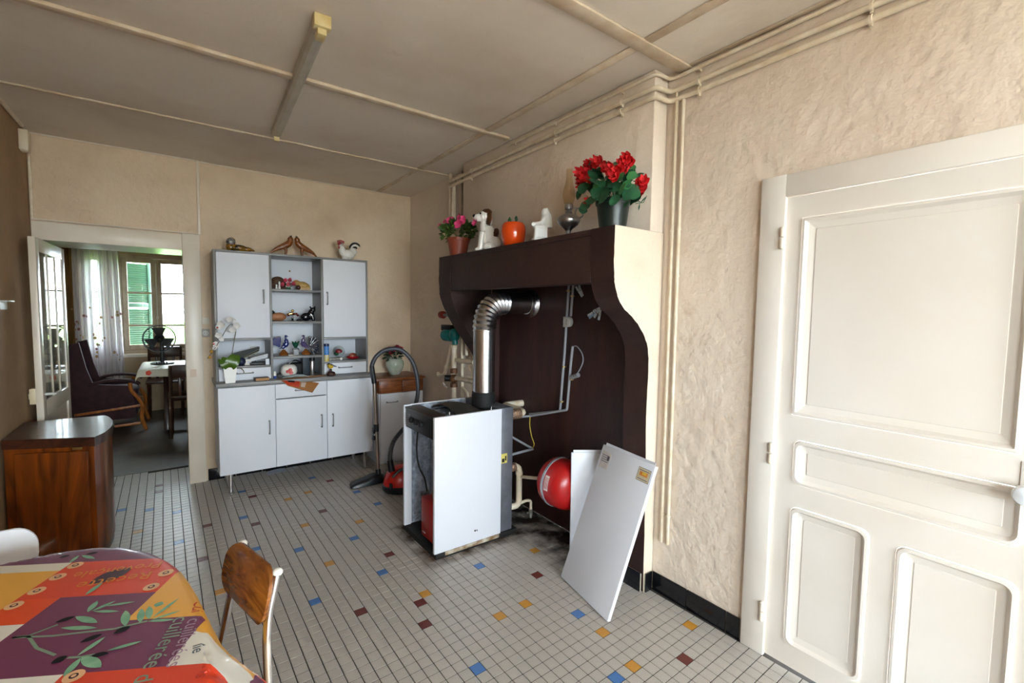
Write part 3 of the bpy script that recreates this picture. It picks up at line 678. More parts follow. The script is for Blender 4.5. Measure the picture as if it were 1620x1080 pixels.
# ---- wooden cabinet by the left wall (angled front, bowed side)
tv = thing('wooden_cabinet', 'low mahogany veneer cabinet with a bowed right side', 'cabinet', (-.55, 3.68, 0))
side = spline([(-.372, 3.335, 0), (-.338, 3.44, 0), (-.322, 3.60, 0), (-.330, 3.75, 0), (-.362, 3.90, 0), (-.39, 3.97, 0)], 5)
out = [Vector((-.758, 3.512, 0))]+side+[Vector((-.758, 3.985, 0))]
def inset(poly, k, z): 
    c = Vector((-.55, 3.68, 0)); return [Vector((max(c.x+(p.x-c.x)*k, -.762), c.y+(p.y-c.y)*k, z)) for p in poly]
b = nb(); prism(b, inset(out, .97, .05), (0, 0, .60)); obj('body', b, mwood, tv, True, angle=50)
b = nb(); prism(b, inset(out, .93, 0), (0, 0, .05)); obj('plinth', b, dwood, tv, True, angle=50)
b = nb(); fs = prism(b, inset(out, 1.0, .652), (0, 0, .052)); obj('top', b, wood('polished_walnut', '#2e1710', '#4a2718', .3, (5, 9, 9), coat=.15), tv, True, angle=50)
a0, a1 = Vector((-.72, 3.485, 0)), Vector((-.385, 3.34, 0)); dd = (a1-a0).normalized(); nn = Vector((dd.y, -dd.x, 0))
b = nb(); obox(b, (a0+a1)/2+nn*.004+Vector((0, 0, .345)), dd*.165, nn*.006, Vector((0, 0, .285)), .003); d = obj('door', b, mwood, tv, True)
b = nb(); q = a0+dd*.305+nn*.012; obox(b, q+Vector((0, 0, .648)), dd*.022, nn*.003, Vector((0, 0, .007)), .002); obj('hinge', b, mat('brass', (.6, .45, .2), .35, 1), tv, True)
b = nb(); obox(b, Vector((-.336, 3.76, .662)), (.006, .03, 0), (.004, 0, 0), (0, 0, .014), .002); obj('catch', b, chrome, tv, True)

# ---- vacuum cleaner
vc = thing('vacuum_cleaner', 'red canister vacuum cleaner with black hose and upright metal wand', 'vacuum cleaner', (1.42, 3.42, 0))
b = nb()
def vac(u, v):
    a = 2*PI*u; t = v*PI/2
    return (1.43+.165*math.cos(a)*math.cos(t)**.6, 3.36+.125*math.sin(a)*math.cos(t)**.6, .065+.135*math.sin(t))
grid(b, vac, 28, 10); obj('body', b, redp, vc, True)
b = nb(); lathe(b, [(.158, .012), (.172, .03), (.172, .06), (.165, .066)], (1.43, 3.36, 0), 28, sy=.76); obj('bumper', b, black, vc, True)
for dx, dy in ((-.11, -.02), (.08, .09), (.08, -.09), (-.05, .09)):
    b = nb(); cyl(b, (1.43+dx, 3.36+dy-.012, .022), (1.43+dx, 3.36+dy+.012, .022), .022, seg=14); obj('wheel', b, blackm, vc, True)
b = nb(); box(b, (1.285, 3.27, .055), (1.30, 3.36, .10), .004); tube(b, spline([(1.31, 3.30, .14), (1.36, 3.29, .185), (1.42, 3.28, .20)], 4), .012, 8); obj('switch_grip', b, black, vc, True)
hs = spline([PX(590, 598, y=3.64), PX(588, 580, y=3.64), PX(596, 563, y=3.63), PX(612, 553, y=3.62), PX(633, 553, y=3.60), PX(650, 568, y=3.57), PX(659, 592, y=3.54), PX(661, 620, y=3.52), PX(656, 645, y=3.50), PX(648, 668, y=3.47), PX(634, 683, y=3.44), PX(622, 700, y=3.40), PX(617, 722, y=3.36), PX(620, 742, y=3.33)], 10)
rr = [.0165+(.0014 if i % 2 else 0) for i in range(len(hs))]
b = nb(); tube(b, hs, rr, 12); obj('hose', b, rubber, vc, True, angle=60)
b = nb(); tube(b, [PX(592, 606, y=3.64), PX(590, 592, y=3.64), PX(588, 578, y=3.64)], [.02, .02, .0185], 12); obj('hose_end', b, black, vc, True)
b = nb(); tube(b, [PX(617, 728, y=3.352), PX(620, 746, y=3.325)], [.022, .026], 12); obj('hose_end', b, black, vc, True)
wt, wb = PX(592, 604, y=3.64), PX(598, 742, y=3.64)
b = nb(); cyl(b, wt, wt.lerp(wb, .55), .0165); cyl(b, wt.lerp(wb, .5), wb, .0145); obj('wand', b, mat('bronzed_tube', (.42, .36, .31), .28, 1), vc, True)
b = nb(); q = wt.lerp(wb, .52); cyl(b, q-Vector((0, 0, .03)), q+Vector((0, 0, .03)), .021); box(b, q+Vector((-.03, -.012, -.045)), q+Vector((-.012, .012, .0)), .003); box(b, q+Vector((-.034, -.012, -.10)), q+Vector((-.012, .012, -.065)), .003); obj('wand_clip', b, black, vc, True)
b = nb(); tube(b, spline([wb, wb+Vector((.0, -.01, -.05)), wb+Vector((-.03, -.015, -.085))], 5), [.02]*5+[.026]*5+[.03], 12)
obj('nozzle_neck', b, black, vc, True)
hd = nb(); c0 = wb.copy(); c0.z = 0
prof = [(-.235, .012), (-.225, .03), (-.16, .048), (-.10, .058), (-.05, .08), (.01, .07), (.05, .045), (.06, .012)]
ra = math.radians(12)
def nz(u, v):
    k = u*(len(prof)-1); i = min(int(k), len(prof)-2); f = k-i; x = prof[i][0]*(1-f)+prof[i+1][0]*f; z = prof[i][1]*(1-f)+prof[i+1][1]*f
    w = .065*(.55+.45*math.sin(PI*min(1, u*.9+.1))); a = (v-.5)*2; s = math.sin(a*PI/2); 
    y = w*s; zz = .006+(z-.006)*max(0, 1-abs(a)**4)
    return (c0.x+x*math.cos(ra)+y*math.sin(ra), c0.y-x*math.sin(ra)*.2+y*math.cos(ra)-.01, zz)
grid(hd, nz, 20, 10); obj('floor_nozzle', hd, black, vc, True, angle=60)

# ---- boiler
QX0, QX1, QXR, QY0, QY1 = 1.148, 1.605, 1.70, 2.275, 2.75
QT = PX(683.5, 662, y=QY0).z
bo = thing('boiler', 'floor standing oil boiler with white side panel, open front and red burner', 'boiler', (1.42, 2.5, 0))
def qp(name, boxes, m, bev=.002, parent=None):
    b = nb()
    for a, c in boxes: box(b, a, c, bev)
    return obj(name, b, m, parent or bo, True)
qp('base_tray', [((QX0+.012, QY0+.004, 0), (QXR+.035, QY1-.004, .034))], blackm)
sp = qp('side_panel', [((QX0, QY0, .036), (QX1, QY0+.022, QT))], whitep, .004)
b = nb(); box(b, (QX0+.28, QY0-.002, .10), (QX0+.286, QY0+.001, .108)); ball(b, (QX0+.27, QY0-.0005, .105), (.006, .002, .006), 8, 6); obj('missing_screw', b, blackm, sp, True)
for x in (QX0+.10, QX0+.385):
    b = nb(); tube(b, [(x, QY0+.012, QT-.004), (x, QY0+.012, QT+.02)], .0025, 8); obj('stud', b, chrome, sp, True)
qp('sill_rail', [((QX0+.07, QY0-.0, .012), (QX1-.01, QY0+.02, .035))], mat('rusty_rail', '#c9c2b2', .5, col2='#7a5a34', nscale=24))
qp('far_side_panel', [((QX0+.002, QY1-.05, .040), (QX0+.05, QY1-.028, QT)), ((QX0+.05, QY1-.04, .040), (QX1, QY1-.028, QT))], whitep, .004)
qp('insulation', [((QX0+.055, QY1-.058, .05), (QX1-.02, QY1-.042, QT-.005))], foil, .004)
qp('heat_exchanger', [((1.315, QY0+.03, .06), (1.60, QY1-.065, QT-.035))], foil, .02)
qp('rear_casing', [((QX1+.002, QY0+.012, .035), (QXR, QY1-.03, QT+.0))], mat('blued_sheet_steel', '#74767f', .45, .4, col2='#5d5f66', nscale=12, bump=.2, bscale=60), .004)
lp = qp('rating_label', [((QX1+.004, QY0+.0095, .475), (QX1+.05, QY0+.0118, .535))], mat('label_yellow', '#c9bb62', .5), 0)
qp('label_print', [((QX1+.010, QY0+.0085, .482), (QX1+.030, QY0+.0096, .505)), ((QX1+.034, QY0+.0085, .49), (QX1+.044, QY0+.0096, .52))], blackm, 0, lp)
b = nb(); box(b, (QX1+.004, QY0+.006, .50), (QX1+.05, QY0+.0118, .53)); b.free()
b = nb(); box(b, (QX0+.008, QY0+.026, QT-.135), (QX0+.100, QY1-.062, QT-.018), .004); box(b, (QX0+.004, QY0+.026, QT-.02), (QX0+.105, QY1-.062, QT-.006), .003); cp = obj('control_panel', b, black, bo, True)
for k, y in enumerate((2.60, 2.53, 2.46)):
    b = nb(); lathe(b, [(.018, 0), (.016, .014), (0, .015)], (QX0+.008, y, QT-.075), 16, (-1, 0, 0)); obj('dial', b, blackm, cp, True)
for k in range(6):
    b = nb(); box(b, (QX0+.0045, 2.62, QT-.12+k*.013), (QX0+.0078, 2.685, QT-.112+k*.013)); obj('vent_slot', b, dsteel, cp, True)
b = nb(); tube(b, spline([(QX0+.05, 2.60, QT-.13), (QX0+.045, 2.61, .55), (QX0+.05, 2.585, .45), (QX0+.075, 2.56, .38), (QX0+.085, 2.545, .30)], 6), .0055, 8); obj('power_cable', b, blackm, bo, True)
bu = qp('burner', [((QX0+.035, QY0+.055, .045), (1.314, QY0+.255, .29))], reds, .014)
qp('burner_mark', [((QX0+.0335, QY0+.19, .075), (QX0+.0352, QY0+.225, .082))], white, 0, bu)
b = nb(); tube(b, fillet([(1.24, 2.46, .288), (1.24, 2.46, .38), (1.31, 2.46, .38)], .03), .009, 8); cyl(b, (1.24, 2.46, .288), (1.24, 2.46, .315), .016, seg=6); obj('oil_pipe', b, mat('brass2', (.5, .38, .2), .4, 1), bo, True)
b = nb(); lathe(b, [(.028, 0), (.028, .012), (.022, .014), (.0, .014)], (1.315, 2.42, .50), 18, (-1, 0, 0)); g = obj('pressure_gauge', b, dsteel, bo, True)
b = nb(); lathe(b, [(.022, .0145), (.0, .015)], (1.315, 2.42, .50), 18, (-1, 0, 0)); obj('dial', b, white, g, True)
b = nb()
def topc(u, v): return (1.33+.26*u, QY0+.05+.36*v, QT-.035+.055*math.sin(PI*v)**.6*math.sin(PI*min(1, u+.2))**.5+.001)
grid(b, topc, 8, 12); obj('flue_hood', b, mat('dark_cast_iron', '#33322f', .5, .3, col2='#45423c', nscale=12), bo, True)
b = nb(); cyl(b, (1.615, 2.5, QT-.02), (1.615, 2.5, QT+.055), .078, seg=28); cyl(b, (1.615, 2.5, QT+.055), (1.615, 2.5, QT+.075), .0755, seg=28); obj('flue_collar', b, blackm, bo, True)
# flue
flz, flx, fly = 1.478, 1.615, 2.5
pts = fillet([(flx, fly, QT+.068), (flx, fly, flz), (1.985, fly+.03, flz)], .175, 11)
fr = [.0715+(.004 if (3 < i < len(pts)-4 and i % 2) else 0) for i in range(len(pts))]
fl_ = thing('flue_pipe', 'shiny galvanised flue pipe bending from the boiler into the chimney', 'flue pipe', (flx, fly, QT+.068))
b = nb(); tube(b, [(flx, fly, QT+.068), (flx, fly, QT+.30), (flx, fly, 1.30)], .0715, 28, False); obj('straight_pipe', b, steel, fl_, True)
el = [p for p in pts if p.z > 1.29]; el2 = []
for i in range(len(el)-1):
    for k in range(2): el2.append(el[i].lerp(el[i+1], k/2))
el2.append(el[-1])
b = nb(); cor = [p for p in el2 if p.x < 1.80]; tube(b, [Vector((flx, fly, 1.295))]+cor, [.074]+[.072+(.0075 if i % 2 else -.001) for i in range(len(cor))], 32, False); obj('elbow', b, steel, fl_, True, angle=25)
b = nb(); tube(b, [cor[-1]-Vector((.01, 0, 0)), Vector((1.985, fly+.03, flz))], .0705, 28, False); obj('end_pipe', b, steel, fl_, True)
b = nb(); lathe(b, [(.07, -.03), (.0765, -.028), (.082, .0), (.095, .012), (.097, .016), (.07, .018)], (2.008, fly+.032, flz), 28, (1, 0, 0)); obj('wall_collar', b, steel, fl_, True)
for z, r in ((QT+.30, .0735), (1.292, .0765)):
    b = nb(); tube(b, [(flx, fly, z), (flx, fly, z+.005)], r, 28); obj('seam_ring', b, steel, fl_, True)

# ---- pipes round the boiler
def pipe(name, label, pts, r, m=pipep, rad=.03, parent=None, extra=None, cat='pipe'):
    t = thing(name, label, cat, pts[0]); b = nb(); tube(b, fillet(pts, rad, 5), r, 12); obj('pipe_run', b, m, t, True)
    for nm, fn, mm in (extra or []):
        b = nb(); fn(b); obj(nm, b, mm, t, True)
    return t
zf = .70
pipe('flow_pipe', 'lagged flow pipe leaving the top of the boiler', [(1.70, 2.36, zf+.055), (1.84, 2.36, zf+.055), (1.86, 2.44, zf+.055), (1.86, 2.62, zf+.055), (2.026, 2.62, zf+.055)], .025, pipep, .04, extra=[('lagging', lambda b: tube(b, [(1.701+k*.008, 2.36, zf+.055) for k in range(14)], [.032+.0035*(k % 2) for k in range(14)], 14), foilr)])
p0 = PX(800, 741, x=1.72)
zl = .405
pipe('return_pipe', 'thick cream return pipe with elbow and drain branch beside the boiler', [(1.70, 2.36, zl), (1.81, 2.36, zl), (1.81, 2.36, .13), (1.72, 2.40, .13)], .021, pipep, .045,
     extra=[('lagging', lambda b: tube(b, [(1.701+k*.01, 2.36, zl) for k in range(8)], [.027+.003*(k % 2) for k in range(8)], 14), foilr),
            ('tank_branch', lambda b: tube(b, [(1.81, 2.36, .33), (1.855, 2.125, .375)], .011, 10), pipep),
            ('elbow_collar', lambda b: (cyl(b, (1.81, 2.36, .345), (1.81, 2.36, .365), .0255), cyl(b, (1.765, 2.36, zl), (1.78, 2.36, zl), .0255)), pipep),
            ('drain_branch', lambda b: tube(b, fillet([(1.80, 2.365, .14), (1.86, 2.34, .165), (1.885, 2.325, .16), (1.885, 2.325, .10)], .02), .010, 10), pipep),
            ('drain_tap', lambda b: (cyl(b, (1.885, 2.325, .105), (1.885, 2.325, .062), .013), cyl(b, (1.885, 2.325, .062), (1.885, 2.325, .045), .0075), obox(b, (1.868, 2.325, .085), (.016, 0, 0), (0, .004, 0), (0, 0, .006))), mat('tap_metal', '#b9b4a8', .4, .4, col2='#6f6a60', nscale=40))])
greyc = mat('grey_conduit', '#9a9ca3', .45)
xc = 2.008
A = PX(795, 662, x=1.78); 
c1 = [PX(793, 661, y=2.30), PX(838, 658, x=xc-.02), PX(897, 648, x=xc), PX(903, 575, x=xc), PX(906, 548, x=xc)]
c2 = [PX(838, 655, x=xc), PX(886, 650, x=xc), PX(893, 560, x=xc), PX(900, 450, x=xc)]
def clips(pts, r):
    def f(b):
        for p in pts: tube(b, [Vector(p)-Vector((0, 0, .005)), Vector(p)+Vector((0, 0, .005))], r*1.35, 10); box(b, Vector(p)+Vector((0, .0, -.004)), Vector(p)+Vector((.02, .016, .004)))
    return f
brass = mat('brass', (.6, .45, .2), .35, 1)
pipe('conduit', 'grey conduit rising from the boiler to the cable loop', c1, .0085, greyc, .012, extra=[('clip', clips([PX(904, 600, x=xc)], .0085), brass), ('cable_loop', lambda b: tube(b, spline([PX(906, 548, x=xc), PX(913, 548, x=xc), PX(921, 560, x=xc-.01), PX(922, 573, x=xc-.01), PX(915, 588, x=xc-.01), PX(909, 594, x=xc-.005)], 5), .0035, 8), greyc),
     ('cable_gland', lambda b: cyl(b, PX(904, 597, x=xc-.005), PX(915, 593, x=xc-.012), .014), mat('grey_plastic', '#8b8c90', .5))], cat='conduit')
pipe('conduit', 'long grey conduit running up under the hood beside the round box', c2, .0085, greyc, .02, extra=[('clip', clips([PX(899, 460, x=xc), PX(893, 516, x=xc), PX(892, 580, x=xc), PX(889, 635, x=xc)], .0085), brass)], cat='conduit')
pipe('conduit', 'short grey conduit above the round junction box', [PX(907, 449, x=xc), PX(903, 500, x=xc)], .0085, greyc, .01, extra=[('clip', clips([PX(905, 468, x=xc)], .0085), brass)], cat='conduit')
b = nb(); q = PX(901, 509, x=xc+.008); lathe(b, [(.033, 0), (.033, .025), (.028, .03), (0, .031)], q, 20, (-1, 0, 0)); box(b, q+Vector((-.024, .0, -.033)), q+Vector((0, .035, .033)), .003)
jb = tag(obj('junction_box', b, mat('box_grey', '#b5b5b2', .5)), 'round grey junction box on the sooty chimney back', 'junction box')
for dz in (-.012, .0, .012):
    b = nb(); cyl(b, q+Vector((-.03, -.004, dz)), q+Vector((-.0325, -.004, dz)), .003, seg=8); obj('screw', b, blackm, jb, True)
c3 = [PX(812, 693, y=2.45), PX(846, 712, x=1.99), PX(800, 722, y=2.30)]
pipe('conduit', 'grey conduit elbow between boiler and chimney wall', [PX(808, 690, y=2.60), PX(843, 710, x=2.0), PX(797, 722, y=2.31)], .0085, greyc, .01, cat='conduit')
b = nb(); tube(b, spline([PX(839, 656, x=1.985), PX(838, 672, x=1.98), PX(841, 690, x=1.98), PX(845, 702, x=1.985), PX(843, 708, x=1.985)], 6), .003, 8); tag(obj('earth_cable', b, mat('yellow_cable', '#cdb23a', .5)), 'thin yellow earth cable hanging between two conduits', 'cable')

# ---- expansion tank
tc_ = Vector((1.872, 2.0, .385)); ax = Vector((-.05, 1, 0)).normalized()
et = thing('expansion_tank', 'red expansion tank with a grey band and paper label', 'tank', (tc_.x, tc_.y, tc_.z-.18))
b = nb(); R_ = .147; lathe(b, [(0, -.125), (.07, -.118), (.115, -.10), (.138, -.07), (R_, -.035), (R_, .05), (.140, .08), (.118, .108), (.072, .128), (.0, .135)], tc_, 36, ax); obj('shell', b, reds, et, True)
b = nb(); lathe(b, [(R_-.004, .026), (R_+.005, .028), (R_+.005, .042), (R_-.004, .044)], tc_, 36, ax); obj('band', b, mat('band_grey', '#9aa0a6', .35, .4), et, True)
def ontank(u, v, off):
    q = Vector((0, 0, 1)).rotation_difference(ax); a = math.radians(u); return tc_ + q @ Vector((math.cos(a)*(R_+off), math.sin(a)*(R_+off), v))
best = max(range(360), key=lambda d: (ontank(d, .0, 0)-tc_).dot(Vector((-.97, 0, .22))))
b = nb(); sheet(b, lambda u, v: ontank(best-17+34*u, .018-.034*v, .001), 8, 2, .0006); lb = obj('paper_label', b, mat('label_paper', '#d8c9c6', .6), et, True)
b = nb()
for k in range(5): sheet(b, lambda u, v: ontank(best-13+26*u, .014-.006*k-.0022*v, .0018), 6, 1, .0003)
obj('print_lines', b, mat('label_red', '#b0474a', .6), lb, True)
b = nb(); box(b, tc_+Vector((.10, -.03, -.06)), tc_+Vector((.1545, .03, -.03)), .003); box(b, tc_+Vector((.145, -.03, -.12)), tc_+Vector((.1555, .03, .10)), .002); obj('wall_bracket', b, dsteel, et, True)

# ---- soot and rust stains on the tiles round the boiler
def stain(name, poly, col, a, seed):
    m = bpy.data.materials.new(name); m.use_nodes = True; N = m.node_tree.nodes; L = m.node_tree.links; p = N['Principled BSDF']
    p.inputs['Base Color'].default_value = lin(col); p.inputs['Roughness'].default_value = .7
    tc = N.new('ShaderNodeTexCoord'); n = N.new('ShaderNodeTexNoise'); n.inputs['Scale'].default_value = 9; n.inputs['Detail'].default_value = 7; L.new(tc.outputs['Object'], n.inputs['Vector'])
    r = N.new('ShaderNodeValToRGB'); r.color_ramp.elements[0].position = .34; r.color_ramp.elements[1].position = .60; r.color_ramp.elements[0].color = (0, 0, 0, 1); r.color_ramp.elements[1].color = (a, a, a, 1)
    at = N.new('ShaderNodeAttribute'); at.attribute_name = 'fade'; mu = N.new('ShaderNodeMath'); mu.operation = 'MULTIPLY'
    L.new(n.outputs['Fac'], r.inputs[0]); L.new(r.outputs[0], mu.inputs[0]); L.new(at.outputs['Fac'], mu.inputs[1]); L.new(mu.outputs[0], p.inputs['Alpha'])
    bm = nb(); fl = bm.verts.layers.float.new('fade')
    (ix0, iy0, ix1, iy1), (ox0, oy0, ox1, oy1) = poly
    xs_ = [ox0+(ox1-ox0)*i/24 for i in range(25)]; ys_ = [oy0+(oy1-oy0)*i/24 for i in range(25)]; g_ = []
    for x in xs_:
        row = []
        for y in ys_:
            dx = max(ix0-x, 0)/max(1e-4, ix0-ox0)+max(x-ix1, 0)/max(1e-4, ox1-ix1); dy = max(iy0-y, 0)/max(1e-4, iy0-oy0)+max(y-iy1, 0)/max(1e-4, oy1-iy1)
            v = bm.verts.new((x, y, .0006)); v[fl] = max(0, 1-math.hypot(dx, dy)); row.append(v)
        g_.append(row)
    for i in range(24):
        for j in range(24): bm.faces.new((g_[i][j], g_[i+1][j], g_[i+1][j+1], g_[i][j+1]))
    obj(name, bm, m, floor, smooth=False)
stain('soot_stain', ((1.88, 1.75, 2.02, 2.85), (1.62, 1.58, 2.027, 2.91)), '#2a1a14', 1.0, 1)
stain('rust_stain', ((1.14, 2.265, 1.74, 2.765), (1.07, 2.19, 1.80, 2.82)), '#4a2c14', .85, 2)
# ---- loose white casing panels
def panel(name, label, BL, BR, lean, hgt, th, flange=.012):
    BL, BR = Vector(BL), Vector(BR); d = (BR-BL).normalized(); n = Vector((-d.y, d.x, 0)); n = n if n.x > 0 else -n
    up = (n*lean+Vector((0, 0, hgt))).normalized(); L = math.hypot(lean, hgt); nrm = d.cross(up).normalized()
    if nrm.dot(CPOS-BL) < 0: nrm = -nrm
    w = (BR-BL).length; t = thing(name, label, 'metal panel', BL); b = nb()
    off = -min((q*th).z for q in (nrm, -nrm)) * 0 + abs(nrm.z)*th/2+.001
    c = (BL+BR)/2+up*L/2+Vector((0, 0, off))
    obox(b, c, d*w/2, up*L/2, nrm*th/2, .003); sh_ = obj('sheet', b, whitep, t, True)
    b = nb(); obox(b, c+up*(L/2+.007), d*(w/2-.012), up*.007, nrm*.001); obj('top_flange', b, whitep, t, True)
    return t, c, d, up, nrm, w, L, th
BL, BR = PX(889, 913, z=0), PX(963, 985, z=0)
pt, c, d, up, nrm, w, L, th = panel('enamel_sheet', 'white enamelled boiler panel with two stickers leaning on the fireplace jamb', BL, BR, .262, .69, .02)
def stick(name, cx, cy, hw, hh, m, parent, off=.0006):
    b = nb(); obox(b, c+d*cx+up*cy+nrm*(th/2+off), d*hw, up*hh, nrm*.0004); return obj(name, b, m, parent, True)
s1 = stick('sticker', -w/2+.052, L/2-.075, .036, .045, mat('old_label', '#c9c3bb', .6, col2='#b8b0b0', nscale=60), pt)
for k in range(4): stick('print_line', -w/2+.050, L/2-.050-k*.011, .028, .0022, mat('label_ink', '#6d6a78', .6), s1, .0012)
stick('print_mark', -w/2+.074, L/2-.062, .008, .012, mat('label_mark', '#4a4450', .6), s1, .0018)
s2 = stick('sticker', w/2-.055, L/2-.062, .042, .032, mat('sticker_border', '#3c3c48', .5), pt)
stick('print_field', w/2-.055, L/2-.062, .040, .030, mat('sticker_field', '#d9cfb0', .5), s2, .0012)
stick('print_mark', w/2-.055, L/2-.058, .026, .010, mat('sticker_orange', '#d9822b', .5), s2, .0018)
stick('print_mark', w/2-.050, L/2-.055, .014, .006, mat('sticker_yellow', '#e3c53a', .5), s2, .0024)
for k in (0, 1): stick('print_line', w/2-.055, L/2-.042-k*.042, .034, .0018, mat('label_ink', '#6d6a78', .6), s2, .0018)
q0 = PX(901, 882, z=0); q1 = PX(901, 713, z=.625); q2 = PX(958, 713, z=.625)
dd = Vector((q2.x-q1.x, q2.y-q1.y, 0)).normalized()
panel('enamel_sheet', 'plain white boiler panel standing behind the leaning one', q0, q0+dd*.20, .02, .615, .016)
# ================================================================== TABLE AND CHAIRS
TCX, TCY, TA, TB, TN, TZT = -.34, .95, .37, .74, 2.5, .752
def sup(a, k=1.0):
    c, s = math.cos(a), math.sin(a)
    return Vector((TCX+TA*k*math.copysign(abs(c)**(2/TN), c), TCY+TB*k*math.copysign(abs(s)**(2/TN), s), 0))
OUT = [sup(2*PI*i/240) for i in range(240)]
tb = thing('dining_table', 'oval topped kitchen table under the printed cloth', 'table', (TCX, TCY, 0))
b = nb(); prism(b, [p+Vector((0, 0, TZT-.032)) for p in OUT[::4]], (0, 0, .03)); obj('tabletop', b, white, tb, True)
b = nb(); box(b, (TCX-.25, TCY-.55, TZT-.10), (TCX+.20, TCY+.55, TZT-.033), .004); obj('apron', b, white, tb, True)
for sx in (-.24, .19):
    for sy in (-.54, .54):
        b = nb(); tube(b, [(TCX+sx, TCY+sy, TZT-.04), (TCX+sx*1.12, TCY+sy*1.06, 0)], [.017, .014], 14); obj('leg', b, chrome, tb, True)
def edge(x, y):
    """signed distance outside the top, nearest rim point"""
    best = min(OUT, key=lambda p: (p.x-x)**2+(p.y-y)**2); d = math.hypot(best.x-x, best.y-y)
    ins = (abs((x-TCX)/TA)**TN+abs((y-TCY)/TB)**TN) <= 1
    return (-d if ins else d), best
def drape(x, y, off=0.0):
    d, q = edge(x, y); R = .012
    if d <= 0: return Vector((x, y, TZT+.0015+off))
    n = (Vector((x, y, 0))-q).normalized(); t = math.atan2(q.y-TCY, q.x-TCX)
    fl = .16+.10*math.sin(t*9+.6)
    if q.x < TCX-.1: fl = .05
    elif q.x > TCX+.2 and .3 < q.y < 1.28: fl = min(.62, fl+.45*min(1, (1.28-q.y)/.2))
    if d < R*1.2: a = d/R; return Vector((q.x, q.y, TZT+.0015))+n*(R*math.sin(a)+off*math.sin(a))+Vector((0, 0, -R*(1-math.cos(a))+off*math.cos(a)))
    e = d-R*1.2
    return Vector((q.x, q.y, TZT+.0015))+n*(R+e*fl+off)+Vector((0, 0, -R*.64-e*math.sqrt(1-fl*fl)))
EU, EV = Vector((.875, -.484)), Vector((-.484, -.875)); EO = Vector((-.228, 1.418))
def st2xy(s, t): return EO.x+EU.x*s+EV.x*t, EO.y+EU.y*s+EV.y*t
CP = dict(purple='#743659', red='#dd4526', orange='#e8501f', yellow='#edb048', cream='#e2dccd', white='#e6e4dc')
REP_S, REP_T = .56, .80
def patch(s, t):
    if t < -.157: base = 'purple' if t > -.36 else None
    else: base = None
    if base: return base
    s0 = s; 
    if t > .245 or t < -.36 or s > .52 or s < -.42:
        ks, kt = math.floor((s+.42)/.30), math.floor((t+.36)/.24)
        if t > .245 and t < .5 and -.42 < s < .52:
            return 'white' if s < .19 else 'red'
        return ['yellow', 'red', 'purple', 'white', 'orange'][(ks*2+kt*3) % 5]
    if s < -.092:
        return 'cream' if t < -.12 else 'yellow'
    if t < 0: return 'red' if s < .2 else 'yellow'
    if s < 0 and t < .09: return 'orange'
    if s < 0: return 'white'
    if t < .10: return 'purple' if s < .2 else 'yellow'
    return 'purple' if s < .362 else ('white' if t > .155 else 'yellow')
S_ = sorted({-.092, 0, .19, .2, .362, .52, -.42}|{round(-.9+.0125*i, 4) for i in range(160)}); T_ = sorted({-.36, -.157, -.12, 0, .09, .10, .245, .5}|{round(-.75+.0125*i, 4) for i in range(160)})
HEM = .17
b = nb(); vid = {}; faces = []; cols = []
def gv(i, j):
    if (i, j) not in vid:
        x, y = st2xy(S_[i], T_[j]); d, q = edge(x, y)
        if d > HEM: x, y = q.x+(x-q.x)*HEM/d, q.y+(y-q.y)*HEM/d
        vid[(i, j)] = (b.verts.new(drape(x, y)), d)
    return vid[(i, j)]
names = list(CP)
for i in range(len(S_)-1):
    for j in range(len(T_)-1):
        x, y = st2xy((S_[i]+S_[i+1])/2, (T_[j]+T_[j+1])/2)
        if not (-1.2 < x < .5 and -.3 < y < 2.2) or edge(x, y)[0] > HEM: continue
        q = [gv(i, j), gv(i+1, j), gv(i+1, j+1), gv(i, j+1)]
        try: f = b.faces.new([v for v, d in q])
        except ValueError: continue
        f.material_index = names.index(patch((S_[i]+S_[i+1])/2, (T_[j]+T_[j+1])/2))
CM = [mat('cloth_'+k, v, .42, coat=.15, col2=v, bump=.08, bscale=14, bdist=.01) for k, v in CP.items()]
clo = tag(obj('tablecloth', b, CM, angle=75), 'wax tablecloth with orange, purple and yellow squares, olive sprigs and lettering', 'tablecloth')
def decal(name, poly2, m, off=.0007):
    """flat print: polygon in pattern space (s, t)"""
    bm = nb(); fs = [bm.verts.new(drape(*st2xy(s, t), off)) for s, t in poly2]; bm.faces.new(fs); return obj(name, bm, m, clo, smooth=False)
def leafpoly(s, t, L, w, a, n=8):
    c, q = math.cos(a), math.sin(a); o = []
    for k in range(2*n):
        u = k/n if k <= n else 2-k/n; v = math.sin(PI*u)**.8*w/2*(1 if k <= n else -1)
        o.append((s+c*L*u-q*v, t+q*L*u+c*v))
    return o
def p2st(u, v):
    p = PX(u, v, z=TZT); d = Vector((p.x-EO.x, p.y-EO.y)); return d.dot(EU), d.dot(EV)
pr_leaf = mat('print_leaf', '#8fbf9c', .45, col2='#6aa585', nscale=40); pr_ol = mat('print_olive', '#09070a', .5, spec=.2); pr_or = mat('print_gold', '#e08a2a', .45); pr_gr = mat('print_sage', '#7d9a84', .45)
pr_red = mat('print_red', '#c4392a', .45); pr_cr = mat('print_cream', '#e9b98c', .45); pr_au = mat('print_aubergine', '#3c1a2c', .45); pr_or2 = mat('print_orange_red', '#b5451d', .45)
def pleaf(a, c, w, m=pr_leaf, name='print_leaf', off=.0007):
    s0, t0 = p2st(*a); s1, t1 = p2st(*c); L = math.hypot(s1-s0, t1-t0); decal(name, leafpoly(s0, t0, L, w*.62, math.atan2(t1-t0, s1-s0)), m, off)
def Z(x, y): return (x/3.6, 800+y/3.6)      # enlarged crop -> photo pixel
